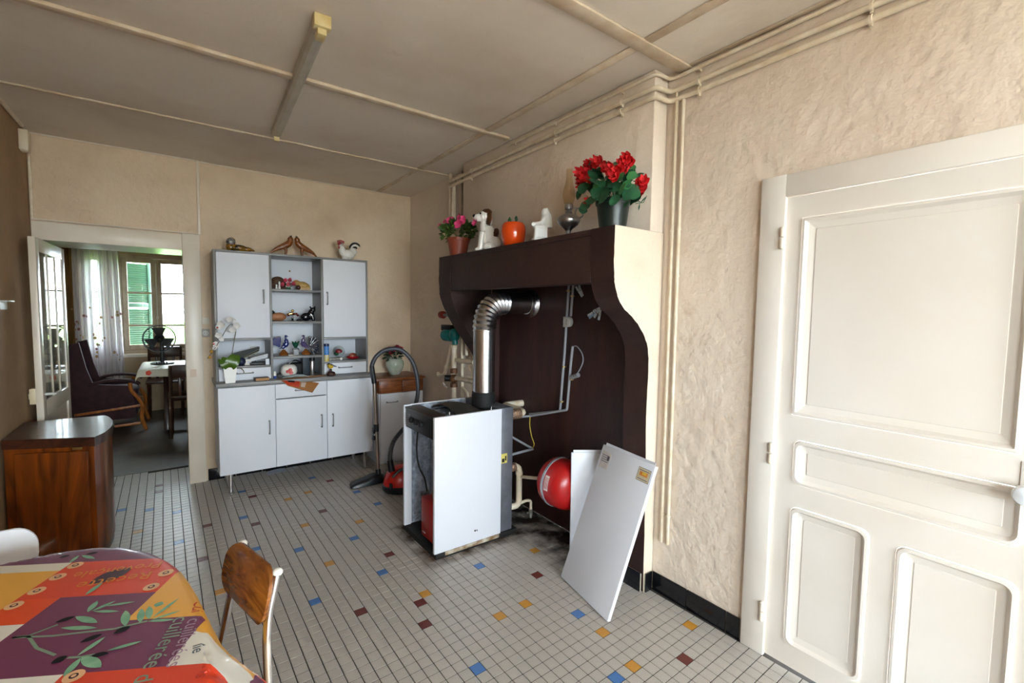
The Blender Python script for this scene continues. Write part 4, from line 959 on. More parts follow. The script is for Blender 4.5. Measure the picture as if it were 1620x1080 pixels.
for a, c, w in (((500, 610), (555, 545), .022), ((520, 605), (660, 545), .016), ((600, 575), (770, 550), .013), ((530, 605), (680, 605), .014), ((430, 635), (555, 670), .026), ((345, 700), (555, 700), .020), ((715, 690), (715, 600), .026), ((440, 860), (600, 750), .018), ((610, 830), (810, 775), .015), ((465, 865), (575, 925), .034), ((460, 870), (360, 980), .022),
                ((800, 670), (805, 590), .022), ((850, 650), (850, 575), .022), ((890, 580), (920, 550), .030), ((870, 640), (1020, 530), .014), ((860, 655), (1030, 600), .012), ((840, 662), (995, 652), .014), ((465, 285), (540, 305), .018), ((395, 330), (450, 285), .016)):
    pleaf(Z(*a), Z(*c), w)
for a, c, w in (((315, 670), (430, 635), .024), ((455, 785), (585, 735), .026), ((645, 735), (745, 690), .030), ((290, 905), (385, 860), .030), ((520, 860), (620, 845), .022), ((335, 300), (400, 285), .022), ((490, 280), (560, 270), .02)):
    pleaf(Z(*a), Z(*c), w, pr_ol, 'print_olive', .0011)
for pts in (((70, 755), (160, 745), (330, 680)), ((70, 755), (300, 745), (470, 725), (650, 705), (840, 660)), ((160, 745), (210, 815), (315, 855)), ((385, 870), (460, 865), (540, 850))):
    L = [p2st(*Z(*p)) for p in pts]
    for (s0, t0), (s1, t1) in zip(L, L[1:]):
        n = Vector((t0-t1, s1-s0)).normalized()*.0028; decal('print_stem', [(s0+n.x, t0+n.y), (s1+n.x, t1+n.y), (s1-n.x, t1-n.y), (s0-n.x, t0-n.y)], pr_gr, .0005)
pleaf(Z(505, 450), Z(755, 355), .085, pr_au, 'print_aubergine'); pleaf(Z(485, 515), Z(585, 440), .020, pr_leaf, 'print_leaf', .0011)
for a in ((430, 342), (330, 408), (210, 488), (80, 572), (945, 385), (862, 465), (420, 975)):
    s, t = p2st(*Z(*a)); decal('print_disc', [(s+.016*math.cos(k*PI/9), t+.016*math.sin(k*PI/9)) for k in range(18)], pr_cr); decal('print_disc', [(s+.007*math.cos(k*PI/6), t+.007*math.sin(k*PI/6)) for k in range(12)], pr_au, .0011)
    decal('print_disc', [(s+.004*math.cos(k*PI/5), t+.004*math.sin(k*PI/5)) for k in range(10)], pr_cr, .0015)
def lettering(txt, p0, p1, size, m, flip=False):
    """a word set from pixel p0 towards p1 on the cloth"""
    me = text_mesh(txt, size); bm = nb(); bm.from_mesh(me); bpy.data.meshes.remove(me)
    bmesh.ops.triangulate(bm, faces=bm.faces); bmesh.ops.subdivide_edges(bm, edges=[e for e in bm.edges if e.calc_length() > .012], cuts=2)
    s0, t0 = p2st(*p0); s1, t1 = p2st(*p1); a = Vector((s1-s0, t1-t0)).normalized(); n = Vector((a.y, -a.x))
    for v in bm.verts:
        s, t = s0+a.x*v.co.x+n.x*v.co.y, t0+a.y*v.co.x+n.y*v.co.y; v.co = drape(*st2xy(s, t), .001)
    o = obj('print_lettering', bm, m, clo, smooth=False); return o
lettering('Recette', Z(880, 375), Z(560, 425), .048, pr_or); lettering('Provençale', Z(935, 320), Z(590, 365), .042, pr_or)
lettering('cuillerée d\u2019h', Z(1000, 640), Z(810, 935), .044, pr_gr); lettering('cuillerées', Z(1075, 650), Z(960, 890), .038, mat('print_mauve', '#a98fa6', .45))
lettering('Cui', Z(1110, 545), Z(1075, 660), .034, pr_red); lettering('lie', Z(1100, 800), Z(1090, 890), .03, mat('print_slate', '#4b5a66', .45)); lettering('ns', Z(1160, 920), Z(1110, 985), .034, pr_red)

def chair(name, label, loc, rz, back_m, bw=.31, topz=.80, seat_m=None, drop=.014):
    """local: faces -x, back at +x"""
    t = thing(name, label, 'chair', loc, rz, None)
    bh = .135; cz = topz-bh/2; tl = math.radians(13)
    b = nb(); outl = rrect(-bw/2, bw/2, -bh/2, bh/2, .055, (1, 1, 1, 1), 7); n = len(outl); R0 = .55
    def bp(y, z, o): 
        cx = .215+math.sin(tl)*z-(bw*bw/4-y*y)/(2*R0)*-.0 + (y*y)/(2*R0)*-1.0
        return Vector((cx+o, y, cz+math.cos(tl)*z))
    va = []
    for o, k in ((-.006, .97), (-.004, 1.0), (.004, 1.0), (.006, .97)): va.append([b.verts.new(bp(y*k, z*k, o)) for y, z in outl])
    for r1, r2 in zip(va, va[1:]):
        for k in range(n): b.faces.new((r1[k], r1[(k+1) % n], r2[(k+1) % n], r2[k]))
    b.faces.new(va[0][::-1]); b.faces.new(va[-1])
    obj('backrest', b, back_m, t, angle=50)
    for sgn in (-1, 1):
        y = sgn*(bw/2-.028)
        p1 = bp(y, bh/2-drop, .018); b = nb()
        pts = fillet([p1, bp(y, -bh/2, .016), (.185, sgn*.165, .44), (.255, sgn*.185, 0.0)], .05)
        tube(b, pts, .0105, 12); post = obj('rear_leg', b, chrome, t)
        b = nb(); ball(b, p1, (.0125, .0125, .010), 12, 8); obj('end_cap', b, whitec, post)
        b = nb(); tube(b, [(-.16, sgn*.15, .43), (-.20, sgn*.18, 0)], [.0105, .0105], 12); obj('front_leg', b, chrome, t)
        b = nb(); tube(b, [(-.165, sgn*.155, .425), (.185, sgn*.165, .425)], .009, 10); obj('seat_rail', b, chrome, t)
    b = nb(); outl = rrect(-.185, .185, -.19, .19, .06, (1, 1, 1, 1), 6)
    for r in (.43,): prism(b, [(y, x, .434) for y, x in outl], (0, 0, .014))
    obj('seat', b, seat_m or back_m, t)
    return t
chair('kitchen_chair', 'wood grain backed kitchen chair with chrome tube legs beside the printed cloth', (-.066, 1.265, 0), math.atan2(.25, .968), cwood, .27, .785)
chair('kitchen_chair', 'kitchen chair with a plain white backrest at the end of the table', (-.515, 1.755, 0), math.radians(90), white, .32, .745, None, .06)

# ================================================================== CEILING LIGHT AND PIPES
la, lb_ = Vector((.497, 1.96, ZP)), Vector((.560, 3.36, ZP)); ld = (lb_-la).normalized(); ln = Vector((ld.y, -ld.x, 0))
lt = thing('strip_light', 'old painted fluorescent batten light without its tube on the ceiling', 'light fixture', la)
b = nb(); prism(b, [la+ln*x+Vector((0, 0, z)) for x, z in ((-.028, 0), (-.026, -.035), (-.012, -.046), (.012, -.046), (.026, -.035), (.028, 0))], lb_-la); obj('housing', b, mat('aged_white_metal', '#c4c0b8', .4, .1, col2='#b5ab98', nscale=8), lt, True)
lc = mat('aged_cream_metal', '#dccf9f', .4, col2='#c2a866', nscale=14)
b = nb(); obox(b, la+ld*.004+Vector((0, 0, -.024)), ln*.032, ld*.02, Vector((0, 0, .024)), .004); obox(b, la+ld*.03+Vector((0, 0, -.058)), ln*.017, ld*.03, Vector((0, 0, .012)), .003); h1 = obj('lamp_holder', b, lc, lt, True)
for k in (-1, 1):
    b = nb(); ball(b, la+ln*.013*k+ld*.016+Vector((0, 0, -.047)), (.003, .003, .002), 8, 6); obj('screw', b, dsteel, h1, True)
b = nb(); obox(b, lb_-ld*.01+Vector((0, 0, -.05)), ln*.016, ld*.012, Vector((0, 0, .022)), .003); obj('lamp_holder', b, lc, lt, True)
xw, xb_ = XR-.016, 1.855-.014
def clipset(b_, pts, r):
    pass
def run(name, label, zs, r, pts, clip_at, ends=None):
    t = thing(name, label, 'pipe', pts[0]); b = nb(); tube(b, fillet(pts, .035, 5), r, 12); obj('pipe_run', b, pipep, t, True)
    for p, dx in clip_at:
        p = Vector(p); b = nb(); tube(b, [p-Vector((0, .005, 0)), p+Vector((0, .005, 0))], r*1.4, 10); box(b, p+Vector((-.002, -.004, -r*2.0)), p+Vector((dx, .004, -r*1.0))); obj('pipe_clip', b, pipep, t, True)
    return t
for nm, z, r, lab, off in (('ceiling_pipe', 2.535, .0085, 'thin painted pipe tucked under the ceiling round the chimney breast', .0), ('heating_pipe', 2.475, .0115, 'upper of two cream heating pipes round the chimney breast', .0), ('heating_pipe', 2.432, .0115, 'lower of two cream heating pipes round the chimney breast', .0)):
    xa, xk = xw, xb_; yc = 1.41-.02
    far = 2.60 if nm == 'ceiling_pipe' else 3.395
    pts = [(xa, YR+.01, z), (xa, yc, z), (xk, yc, z), (xk, far, z)]
    run(nm, lab, None, r, pts, [((xa, 1.24, z), .015), ((xa, .6, z), .015), ((xk, 1.6, z), .012), ((xk, 2.1, z), .012), ((xk, 3.05 if far > 3 else 2.5, z), .012)])
for dy, top, lab in ((.0, 2.468, 'vertical cream pipe in the chimney corner joining the upper run'), (-.036, 2.425, 'vertical cream pipe beside the chimney corner joining the lower run')):
    y = 1.352+dy
    t = thing('riser_pipe', lab, 'pipe', (xw, y, .275)); b = nb(); tube(b, [(xw, y, top-.006), (xw, y, .275)], .0085, 10); obj('pipe_run', b, pipep, t, True)
    for z in (1.82, 1.60, .42):
        b = nb(); tube(b, [(xw, y, z-.005), (xw, y, z+.005)], .012, 10); box(b, (xw, y-.004, z-.003), (XR-.0005, y+.004, z+.003)); obj('pipe_clip', b, pipep, t, True)
# duct and tubes at the far end of the hood
t = tag(obj('duct', tube(nb(), [(1.895, 3.475, 2.564), (1.895, 3.475, 1.42)], .018, 14), pipep), 'tall cream riser pipe in the corner beyond the hood', 'pipe')
t = tag(obj('duct', tube(nb(), [(1.89, 3.41, 2.50), (1.89, 3.41, .66)], .021, 14), pipep), 'thick cream riser pipe carrying the two chimney runs', 'pipe')
for y, z0, z1, lab in ((3.345, .62, 2.56, 'thin grey riser pipe close behind the hood end'), (3.30, .95, 2.56, 'second thin grey riser pipe against the chimney side')):
    tag(obj('riser_pipe', tube(nb(), [(1.935, y, z0), (1.935, y, z1)], .011, 10), mat('dusty_pipe', '#b3a897', .5, col2='#8f8371', nscale=20)), lab, 'pipe')

# ---- circulator group
XP = 1.84
rusty = mat('rusty_brass', '#5b3826', .55, .3, col2='#7d5436', nscale=30)
cg = thing('circulator_pump', 'green circulator pump with black terminal box on cream pipework', 'pump', PX(712, 530, x=XP))
def g(u, v, x=XP): return PX(u, v, x=x)
pd = Vector((-.35, 1, 0)).normalized(); pc = g(711, 530)
b = nb(); lathe(b, [(.0, -.07), (.04, -.068), (.052, -.05), (.052, .045), (.046, .06), (0, .062)], pc, 22, pd); ball(b, g(719, 530), (.045, .045, .055), 14, 10); tube(b, [g(719, 520), g(720, 545)], [.024, .024], 12); obj('pump_body', b, teal, cg, True)
b = nb(); q = g(709, 518); obox(b, q, pd*.055, Vector((pd.y, -pd.x, 0))*.03, Vector((0, 0, .024)), .004); obj('terminal_box', b, black, cg, True)
b = nb(); lathe(b, [(.043, .058), (.04, .068), (0, .069)], pc, 20, pd); obj('name_plate', b, mat('plate_alu', (.6, .6, .6), .4, .8), cg, True)
vp_ = thing('mixing_pipework', 'cream pipework with rusty mixing valve below the green pump', 'pipework', g(718, 636))
for a_, c_ in ((548, 582), (612, 634)):
    b = nb(); cyl(b, g(718, a_), g(718, c_), .021); obj('riser', b, pipep, vp_, True)
for v in (549, 566, 630):
    b = nb(); cyl(b, g(718, v-3), g(718, v+3), .026); obj('collar', b, pipep, vp_, True)
b = nb(); cyl(b, g(718, 583), g(718, 590), .031, seg=8); ball(b, g(718, 599), .036, 14, 10); cyl(b, g(718, 606), g(718, 612), .031, seg=8); obj('mixing_valve', b, rusty, vp_, True)
b = nb(); cyl(b, g(716, 598), g(716, 598)+Vector((-.055, .035, 0)), .027); obj('valve_knob', b, black, vp_, True)
b = nb(); tube(b, [g(714, 545), g(708, 575), g(704, 590), g(697, 594), g(693, 590)], .015, 12); ball(b, g(694, 592), .021, 12, 8); obj('bypass_pipe', b, pipep, vp_, True)
b = nb(); cyl(b, g(707, 577), g(706, 582), .021); obj('collar', b, pipep, vp_, True)
b = nb(); cyl(b, g(702, 606), g(706, 611), .012); cyl(b, g(706, 611), g(708, 613), .006); obj('air_vent', b, chrome, vp_, True)
for (a, c, lab) in (((724, 570), (750, 573), 'x'), ((722, 598), (752, 604), 'y')):
    b = nb(); cyl(b, g(*a), g(*c), .019); obj('branch_pipe', b, pipep, vp_, True)
b = nb(); tube(b, fillet([g(731, 508, 1.90), g(731, 628, 1.90)], .02), .014, 10); obj('back_pipe', b, pipep, vp_, True)
b = nb(); tube(b, [g(738, 505, 1.90), g(738, 562, 1.90)], .014, 10); obj('back_pipe', b, pipep, vp_, True)
b = nb(); tube(b, fillet([g(731, 612, 1.90), g(740, 622, 1.88), g(740, 640, 1.88)], .02), .012, 10); obj('back_pipe', b, pipep, vp_, True)
gv_ = thing('gate_valve', 'gate valve with a red hand wheel above the green pump', 'valve', g(716, 512))
b = nb(); cyl(b, g(717, 514), g(717, 506), .022); obj('collar', b, pipep, gv_, True)
b = nb(); ball(b, g(716, 500), (.03, .03, .026), 12, 8); cyl(b, g(716, 500), g(703, 498), .012); obj('valve_body', b, dsteel, gv_, True)
b = nb(); q0, q1 = g(703, 498), g(698, 497.6); tube(b, [q0.lerp(q1, .3), q1], [.032, .032], 14); obj('hand_wheel', b, mat('faded_red', '#8a2f22', .5), gv_, True)
# clothes pegs hanging on the string under the hood
sp0, sp1 = PX(906, 455, x=1.93), PX(951, 492, x=1.80)
tag(obj('peg_string', tube(nb(), [PX(908, 449, x=1.95), PX(922, 468, x=1.93), PX(938, 488, x=1.89), PX(948, 500, y=1.575)], .0012, 5), blackm), 'dark string with pegs under the fireplace hood', 'string')
pegm = mat('peg_plastic', '#c9d6e0', .4); pegb = mat('peg_plastic_blue', '#8fb4d4', .4)
def peg(label, a, c, m, grp='clothes pegs under the hood'):
    a, c = PX(*a, x=1.885), PX(*c, x=1.885); d = (c-a).normalized(); n = Vector((0, 1, 0)); n = (n-d*n.dot(d)).normalized(); k = d.cross(n)
    t = thing('clothes_peg', label, 'clothes peg', a, 0, grp)
    for s in (-1, 1):
        b = nb(); obox(b, (a+c)/2+n*.0035*s, d*((c-a).length/2), n*.0022, k*.004, .001); obj('arm', b, m, t, True)
    b = nb(); cyl(b, (a+c)/2-k*.005, (a+c)/2+k*.005, .004, seg=8); obj('spring', b, chrome, t, True)
peg('upper white peg hanging alone on the hood string', (911, 453), (921, 469), pegm, 'clothes pegs under the hood'); peg('white peg crossing the lone upper peg', (916, 451), (922, 468), pegm)
for c, m, w in (((930, 499), pegm, 'white'), ((932, 503), pegb, 'blue'), ((940, 502), pegm, 'white'), ((947, 506), pegm, 'white')):
    peg('%s peg %s in the bunch by the hood corbel' % (w, {930: 'pointing out flattest', 932: 'spread between white ones', 940: 'hanging steeply', 947: 'hanging almost straight down'}[c[0]]), (948, 488) if c != (947, 506) else (950, 490), c, m)
peg('white peg lying across the top of the bunch', (939, 492), (949, 487), pegm)
# wall switch and socket by the door casing
b = nb(); q = PX(325, 507, y=YB); box(b, q+Vector((-.028, -.012, -.028)), q+Vector((.028, 0, .028)), .003); tag(obj('light_switch', b, mat('switch_cream', '#d8cdbb', .4)), 'plain cream switch plate on the wall beside the buffet', 'switch')
q = PX(325, 526, y=YB); t = thing('wall_socket', 'grey power socket below the switch beside the buffet', 'socket', q)
b = nb(); box(b, (-.030, -.022, -.034), (.030, 0, .030), .004); obj('plate', b, mat('socket_grey', '#a9a49c', .45), t)
b = nb(); lathe(b, [(.021, 0), (.021, .004), (.017, .005), (.016, .001), (0, .001)], (0, -.022, -.002), 18, (0, -1, 0)); k = obj('socket_face', b, mat('socket_face', '#c9c6c0', .4), t)
for dx in (-.008, .008):
    b = nb(); cyl(b, (dx, -.0232, -.002), (dx, -.0242, -.002), .0028, seg=8); obj('hole', b, blackm, t)
# scrap of paper under the buffet
b = nb(); q = PX(438, 747, z=0); sheet(b, lambda u, v: (q.x-.075+.15*u, q.y-.05+.10*v+.03*u, .002+.012*math.sin(PI*u)*abs(v-.4)), 8, 6, .0005); tag(obj('paper_sheet', b, mat('scrap_paper', '#b9c0cc', .6)), 'crumpled sheet of paper on the floor under the buffet', 'paper')
# wall calendar edge on the left wall
b = nb(); q = PX(6, 475, x=XL); box(b, (XL, q.y-.10, q.z-.008), (XL+.035, q.y+.035, q.z), .002); box(b, (XL, q.y-.10, q.z-.05), (XL+.006, q.y+.03, q.z-.008)); tag(obj('wall_shelf', b, mat('shelf_white', '#b9b7b4', .4)), 'tiny white shelf fixed to the tan wall', 'shelf')
# ================================================================== ON THE MANTEL
MZ = 1.815; MX = 1.70
def my(u, v): return PX(u, v, x=MX).y
def pot(t, r0, r1, h, m, rim=.02):
    b = nb(); lathe(b, [(r0*.9, 0), (r0, .004), (r0+(r1-r0)*.86, h-rim), (r1*1.03, h-rim), (r1*1.06, h), (r1*.98, h), (r1*.9, h-.012), (0, h-.014)], (0, 0, 0), 28); obj('pot', b, m, t)
# pink petunias
t = thing('flower_pot', 'terracotta pot of pink petunias at the far end of the mantel', 'potted plant', (MX, my(725, 400), MZ))
pot(t, .060, .082, .135, terra)
foliage(t, 'foliage', (0, 0, .185), (.115, .150, .080), 300, leafmesh('pl', .042, .022, leafo), leafo)
fm = flowermesh('blossom', .026, petp, 5, 1)
for (u, v, s) in ((696, 357, .8), (707, 362, .8), (711, 349, 1), (726, 355, 1.3), (727, 344, 1), (733, 346, .9), (752, 352, 1.0), (735, 350, .9), (704, 350, .7), (716, 347, .8)):
    p = PX(u, v, x=MX-.075)-Vector(t.location); scatter(t, 'blossom', fm, [(p, (-1, rf.uniform(-.6, .1), rf.uniform(.1, .6)), s)], rf)
# spaniel
t = thing('dog_figurine', 'white seated spaniel figurine with dark brown ears on the mantel', 'figurine', (MX, my(771, 390), MZ), math.radians(152))
blob('body', [('b', (-.035, 0, .055), (.06, .055, .055)), ('b', (-.005, 0, .115), (.048, .045, .07)), ('b', (.018, 0, .165), (.035, .035, .05)), ('t', [(.035, .026, .13), (.052, .028, .01)], [.022, .018]), ('t', [(.035, -.026, .13), (.052, -.028, .01)], [.022, .018]),
     ('b', (.062, .028, .012), (.026, .017, .013)), ('b', (.062, -.028, .012), (.026, .017, .013)), ('b', (-.01, .05, .03), (.045, .022, .03)), ('b', (-.01, -.05, .03), (.045, .022, .03)), ('b', (.018, 0, .235), (.042, .040, .042)), ('b', (.058, 0, .228), (.035, .026, .024)), ('b', (.062, 0, .214), (.028, .022, .015))], .005, whitec, t)
dbr = mat('dark_brown_glaze', '#24160f', .35, col2='#5a3318', nscale=22)
for s in (-1, 1):
    b = nb(); tube(b, spline([(.005, s*.034, .268), (-.006, s*.046, .25), (-.008, s*.05, .215), (-.005, s*.05, .185), (.0, s*.048, .168)], 4), [.014]*4+[.020]*4+[.026]*4+[.024]*4+[.010], 10, sy=.5); obj('ear', b, dbr, t)
    b = nb(); ball(b, (.050, s*.026, .248), (.006, .005, .007), 10, 8); obj('eye', b, blackm, t)
b = nb(); ball(b, (.006, 0, .262), (.036, .043, .022), 14, 8); obj('head_patch', b, dbr, t)
b = nb(); ball(b, (.091, 0, .236), (.010, .013, .010), 12, 8); obj('nose', b, blackm, t)
b = nb(); ball(b, (-.048, 0, .12), (.026, .035, .045), 12, 8, Matrix.Rotation(-.5, 3, 'Y').to_quaternion()); obj('back_patch', b, dbr, t)
# tomato jar
t = thing('tomato_jar', 'glossy orange tomato shaped jar with green stalk tips on the mantel', 'jar', (MX, my(812, 383), MZ))
b = nb(); lathe(b, [(.05, 0), (.058, .006), (.072, .05), (.077, .095), (.074, .13), (.060, .148), (.035, .152), (.0, .148)], (0, 0, 0), 32); obj('jar', b, orange, t)
for k, (y, x) in enumerate(((.032, -.01), (-.008, -.03), (-.03, .0), (.005, .02))):
    b = nb(); tube(b, spline([(x*.6, y*.6, .146), (x*1.15, y*1.15, .165), (x*.75, y*.8, .19 if k != 1 else .166)], 4), [.0055]*4+[.0055]*4+[.0015], 8); obj('stalk_tip', b, mat('stalk_green', '#1c5a32', .35), t)
# seated white statuette
t = thing('statuette', 'white statuette of a seated veiled woman on the mantel', 'statuette', (MX, my(857, 372), MZ+.002), math.radians(150))
blob('figure', [('x', (-.045, -.035, .0), (.048, .035, .018)), ('b', (0, 0, .014), (.062, .044, .014)), ('x', (-.028, -.028, .015), (.035, .028, .085)), ('b', (.012, 0, .085), (.042, .034, .022)), ('b', (-.018, 0, .115), (.028, .032, .05)), ('b', (-.014, 0, .165), (.018, .020, .026)), ('t', [(-.02, 0, .19), (-.032, 0, .15), (-.036, 0, .08)], [.012, .022, .026]), ('t', [(-.01, -.03, .13), (.01, -.04, .10), (.045, -.02, .098)], [.012, .012, .010]), ('t', [(-.01, .03, .13), (.01, .04, .10), (.045, .02, .098)], [.012, .012, .010]), ('t', [(.02, -.04, .096), (.045, 0, .1), (.055, .03, .094)], [.012, .013, .012]),
     ('t', [(.03, -.018, .08), (.034, -.02, .02)], [.012, .014]), ('t', [(.032, .016, .08), (.036, .018, .02)], [.012, .014]), ('t', [(.036, 0, .08), (.04, 0, .02)], [.007, .010])], .003, whitem, t, smooth=1)
# oil lamp
t = thing('oil_lamp', 'pewter hand oil lamp with a tall glass chimney on the mantel', 'oil lamp', (MX, my(899, 365), MZ), math.radians(53))
b = nb(); lathe(b, [(.036, 0), (.034, .006), (.018, .016), (.014, .036), (.022, .046), (.052, .068), (.062, .088), (.060, .098), (.050, .112), (.030, .122), (.016, .126), (0, .127)], (0, 0, 0), 28); obj('font', b, pewter, t)
b = nb(); lathe(b, [(.016, .124), (.020, .132), (.014, .146), (.022, .15), (.024, .168), (.020, .176), (0, .177)], (0, 0, 0), 22); tube(b, [(0, -.02, .158), (0, -.045, .158)], .003, 6); obj('burner', b, pewter, t)
b = nb(); tube(b, spline([(.005, -.056, .105), (.003, -.075, .12), (.0, -.066, .152), (0, -.046, .155), (0, -.036, .135), (0, -.036, .120)], 6), .0045, 8); obj('handle', b, pewter, t)
b = nb(); pr = [(.021, .172), (.030, .20), (.034, .222), (.030, .25), (.022, .278), (.017, .305), (.016, .36)]; lathe(b, pr, (0, 0, 0), 24)
for f in [f for f in b.faces if len(f.verts) > 4]: b.faces.remove(f)
obj('chimney', b, lampglass, t)
# geranium
t = thing('flower_pot', 'dark green pot of red artificial geraniums at the near end of the mantel', 'potted plant', (MX, my(969, 355), MZ))
pot(t, .063, .080, .140, dgreen, .022)
b = nb(); lathe(b, [(.068, .122), (.07, .128), (0, .13)], (0, 0, 0), 18); obj('soil', b, mat('dark_moss', '#17211a', .9), t)
b = nb()
for k in range(12):
    a = k*.52; tube(b, spline([(0, 0, .125), (.03*math.cos(a), .04*math.sin(a), .19), (.07*math.cos(a), .10*math.sin(a), .25+.05*math.sin(k))], 4), .002, 5)
obj('stems', b, leafd, t)
def heart(name, R, m):
    b = nb(); pts = []
    for k in range(20):
        a = 2*PI*k/20; r = R*(1-.30*max(0, math.cos(a-PI))**6)*(1+.04*math.sin(6*a)); pts.append((r*math.cos(a)+R*.3, r*math.sin(a), .12*R*math.cos(2*a)))
    c = b.verts.new((0, 0, -.1*R)); vs_ = [b.verts.new(p) for p in pts]
    for k in range(20): b.faces.new((c, vs_[k], vs_[(k+1) % 20]))
    return tomesh(name, b, m)
hl, hd_ = heart('leaf', .027, leafl), heart('leaf', .036, leafd)
foliage(t, 'foliage', (0, 0, .195), (.10, .125, .07), 70, leafmesh('gl', .07, .05, leafd), leafd)
def at(u, v, dx): return PX(u, v, x=MX+dx)-Vector(t.location)
for u, v, dx, k, s in ((983, 298, -.10, 0, 1.0), (995, 290, -.07, 0, .9), (945, 290, -.08, 0, .8), (938, 282, -.07, 0, .9), (981, 279, -.09, 0, .8), (1000, 281, -.03, 0, .9), (925, 262, -.02, 0, .8), (1001, 268, .0, 0, .7), (936, 258, -.03, 1, .6),
    (927, 298, -.06, 1, 1.0), (955, 306, -.10, 1, 1.1), (950, 300, -.07, 1, 1.1), (968, 300, -.08, 1, 1.0), (940, 312, -.07, 1, 1.0), (998, 310, -.07, 1, 1.15), (1004, 318, -.05, 1, .9), (930, 322, -.05, 1, .9), (926, 330, -.04, 1, .7), (985, 308, -.05, 1, 1.0), (962, 292, -.05, 1, 1.0), (915, 305, -.0, 1, .8), (975, 290, -.05, 1, .9), (1005, 300, -.02, 1, .9), (990, 322, -.08, 1, .6), (945, 272, .0, 1, .9), (985, 262, .02, 1, .9), (970, 315, -.09, 1, .8)):
    scatter(t, 'leaf', (hl, hd_)[k], [(at(u, v, dx), (-1, rf.uniform(-.7, .4), rf.uniform(.0, .8)), s)], rf)
b = nb(); tube(b, [at(1005, 322, -.02), at(1018, 320, .0), at(1022, 312, .0)], .0018, 5); obj('stray_stem', b, leafd, t)
for a_, c_ in (((1012, 322), (1024, 309)), ((1012, 322), (1010, 333))):
    b = nb(); tube(b, [at(*a_, -.0), (at(*a_, -.0)+at(*c_, .0))/2, at(*c_, .0)], [.001, .005, .0005], 6, sx=.3); obj('leaf', b, leafd, t)
fr_ = flowermesh('blossom', .027, petr, 5, 2, .5)
for u, v, dx, n, sp in ((966, 270, -.09, 9, 17), (952, 256, -.03, 5, 11), (992, 257, -.03, 7, 12), (929, 278, -.04, 6, 11), (923, 291, -.02, 4, 7), (936, 262, .01, 4, 8), (990, 274, .0, 4, 9), (1015, 294, -.02, 5, 9), (1012, 304, -.02, 3, 6), (938, 321, .0, 1, 2), (978, 268, -.07, 4, 9)):
    for k in range(n):
        a, r = rf.uniform(0, 6.28), sp*math.sqrt(rf.random()); scatter(t, 'blossom', fr_, [(at(u+r*math.cos(a), v+r*.8*math.sin(a), dx+rf.uniform(-.02, .02)), (-1, rf.uniform(-.7, .7), rf.uniform(-.4, .8)), rf.uniform(.75, 1.1))], rf)

# ================================================================== ON THE BUFFET
def at_y(u, v, y): return PX(u, v, y=y)
# lying ceramic duck
mott = mat('mottled_glaze', '#1d1712', .25, col2='#a8761f', nscale=26, namt=.35, coat=.3); mott2 = mat('brindled_glaze', '#2b1a14', .25, col2='#8d8a86', nscale=34, namt=.3, coat=.3)
q = at_y(378, 397, 4.24); t = thing('duck_figurine', 'mottled brown and yellow ceramic duck lying on top of the buffet', 'figurine', (q.x, 4.24, TZ))
b = nb(); box(b, (-.075, -.03, 0), (.10, .03, .012), .005); obj('base', b, mat('moss_glaze', '#2f4a2a', .3), t)
blob('body', [('b', (-.055, 0, .04), (.035, .028, .034)), ('b', (-.05, 0, .085), (.030, .024, .030)), ('b', (.0, 0, .035), (.06, .03, .028)), ('b', (.055, 0, .03), (.04, .022, .02)), ('t', [(.07, 0, .032), (.11, 0, .022)], [.014, .006])], .005, mott, t)
b = nb(); ball(b, (-.055, -.006, .078), (.033, .024, .032), 14, 10); obj('head', b, mott2, t)
# pair of carved birds
def carved(label, x, s):
    t = thing('carved_bird', label, 'figurine', (x, 4.24, TZ), 0, 'carved birds on the buffet')
    pts = spline([(s*.175, 0, .005), (s*.135, 0, .045), (s*.085, 0, .072), (s*.045, 0, .092), (s*.02, 0, .115), (s*.012, 0, .150), (s*.010, 0, .165)], 5)
    n = len(pts); rad = [.004+.022*math.sin(PI*min(1, (i/n)**1.15*1.02))**1.0+(.004 if i > n*.75 else 0) for i in range(n)]; rad[-1] = .007
    b = nb(); tube(b, pts, rad, 12, sy=.75); obj('body', b, fwood, t)
    b = nb(); ball(b, (s*.010, 0, .163), (.011, .010, .010), 12, 8); tube(b, [(s*.008, 0, .165), (s*.004, -.002, .178)], [.006, .0015], 6); obj('head', b, mat('dark_olive_wood', '#3a3f2c', .35), t)
    b = nb(); tube(b, spline([(s*.055, 0, .078), (s*.048, 0, .04), (s*.055, 0, .004)], 4), [.013]*4+[.010]*4+[.02], 10); obj('foot', b, fwood, t)
carved('carved wooden bird with its tail towards the ceramic duck', .812, -1); carved('carved wooden bird with its tail towards the rooster', .838, 1)
# rooster
q = at_y(547, 410, 4.24); t = thing('rooster_figurine', 'white ceramic rooster with red comb and black tail on the buffet', 'figurine', (q.x, 4.24, TZ))
wsp = mat('speckled_white_glaze', '#e9e7e2', .2, col2='#d9d6d0', nscale=20, coat=.4)
blob('body', [('b', (.02, 0, .055), (.06, .042, .045)), ('b', (-.03, 0, .085), (.03, .028, .045)), ('b', (-.045, 0, .125), (.016, .016, .03)), ('b', (.065, 0, .085), (.035, .02, .035)), ('t', [(.0, 0, .03), (0, 0, .0)], [.035, .04])], .0045, wsp, t)
redg = mat('red_glaze', '#9c1a1c', .25, coat=.3)
b = nb(); ball(b, (-.052, 0, .145), (.018, .014, .017), 12, 8); ball(b, (-.055, 0, .115), (.010, .011, .018), 10, 8); 
for k in range(5): ball(b, (-.066+.012*k, 0, .168-.003*abs(k-2)), (.008, .005, .014), 8, 6)
obj('comb', b, redg, t)
b = nb(); tube(b, [(-.066, 0, .142), (-.084, 0, .136)], [.005, .001], 8); obj('beak', b, mat('beak_yellow', '#c9a63a', .4), t)
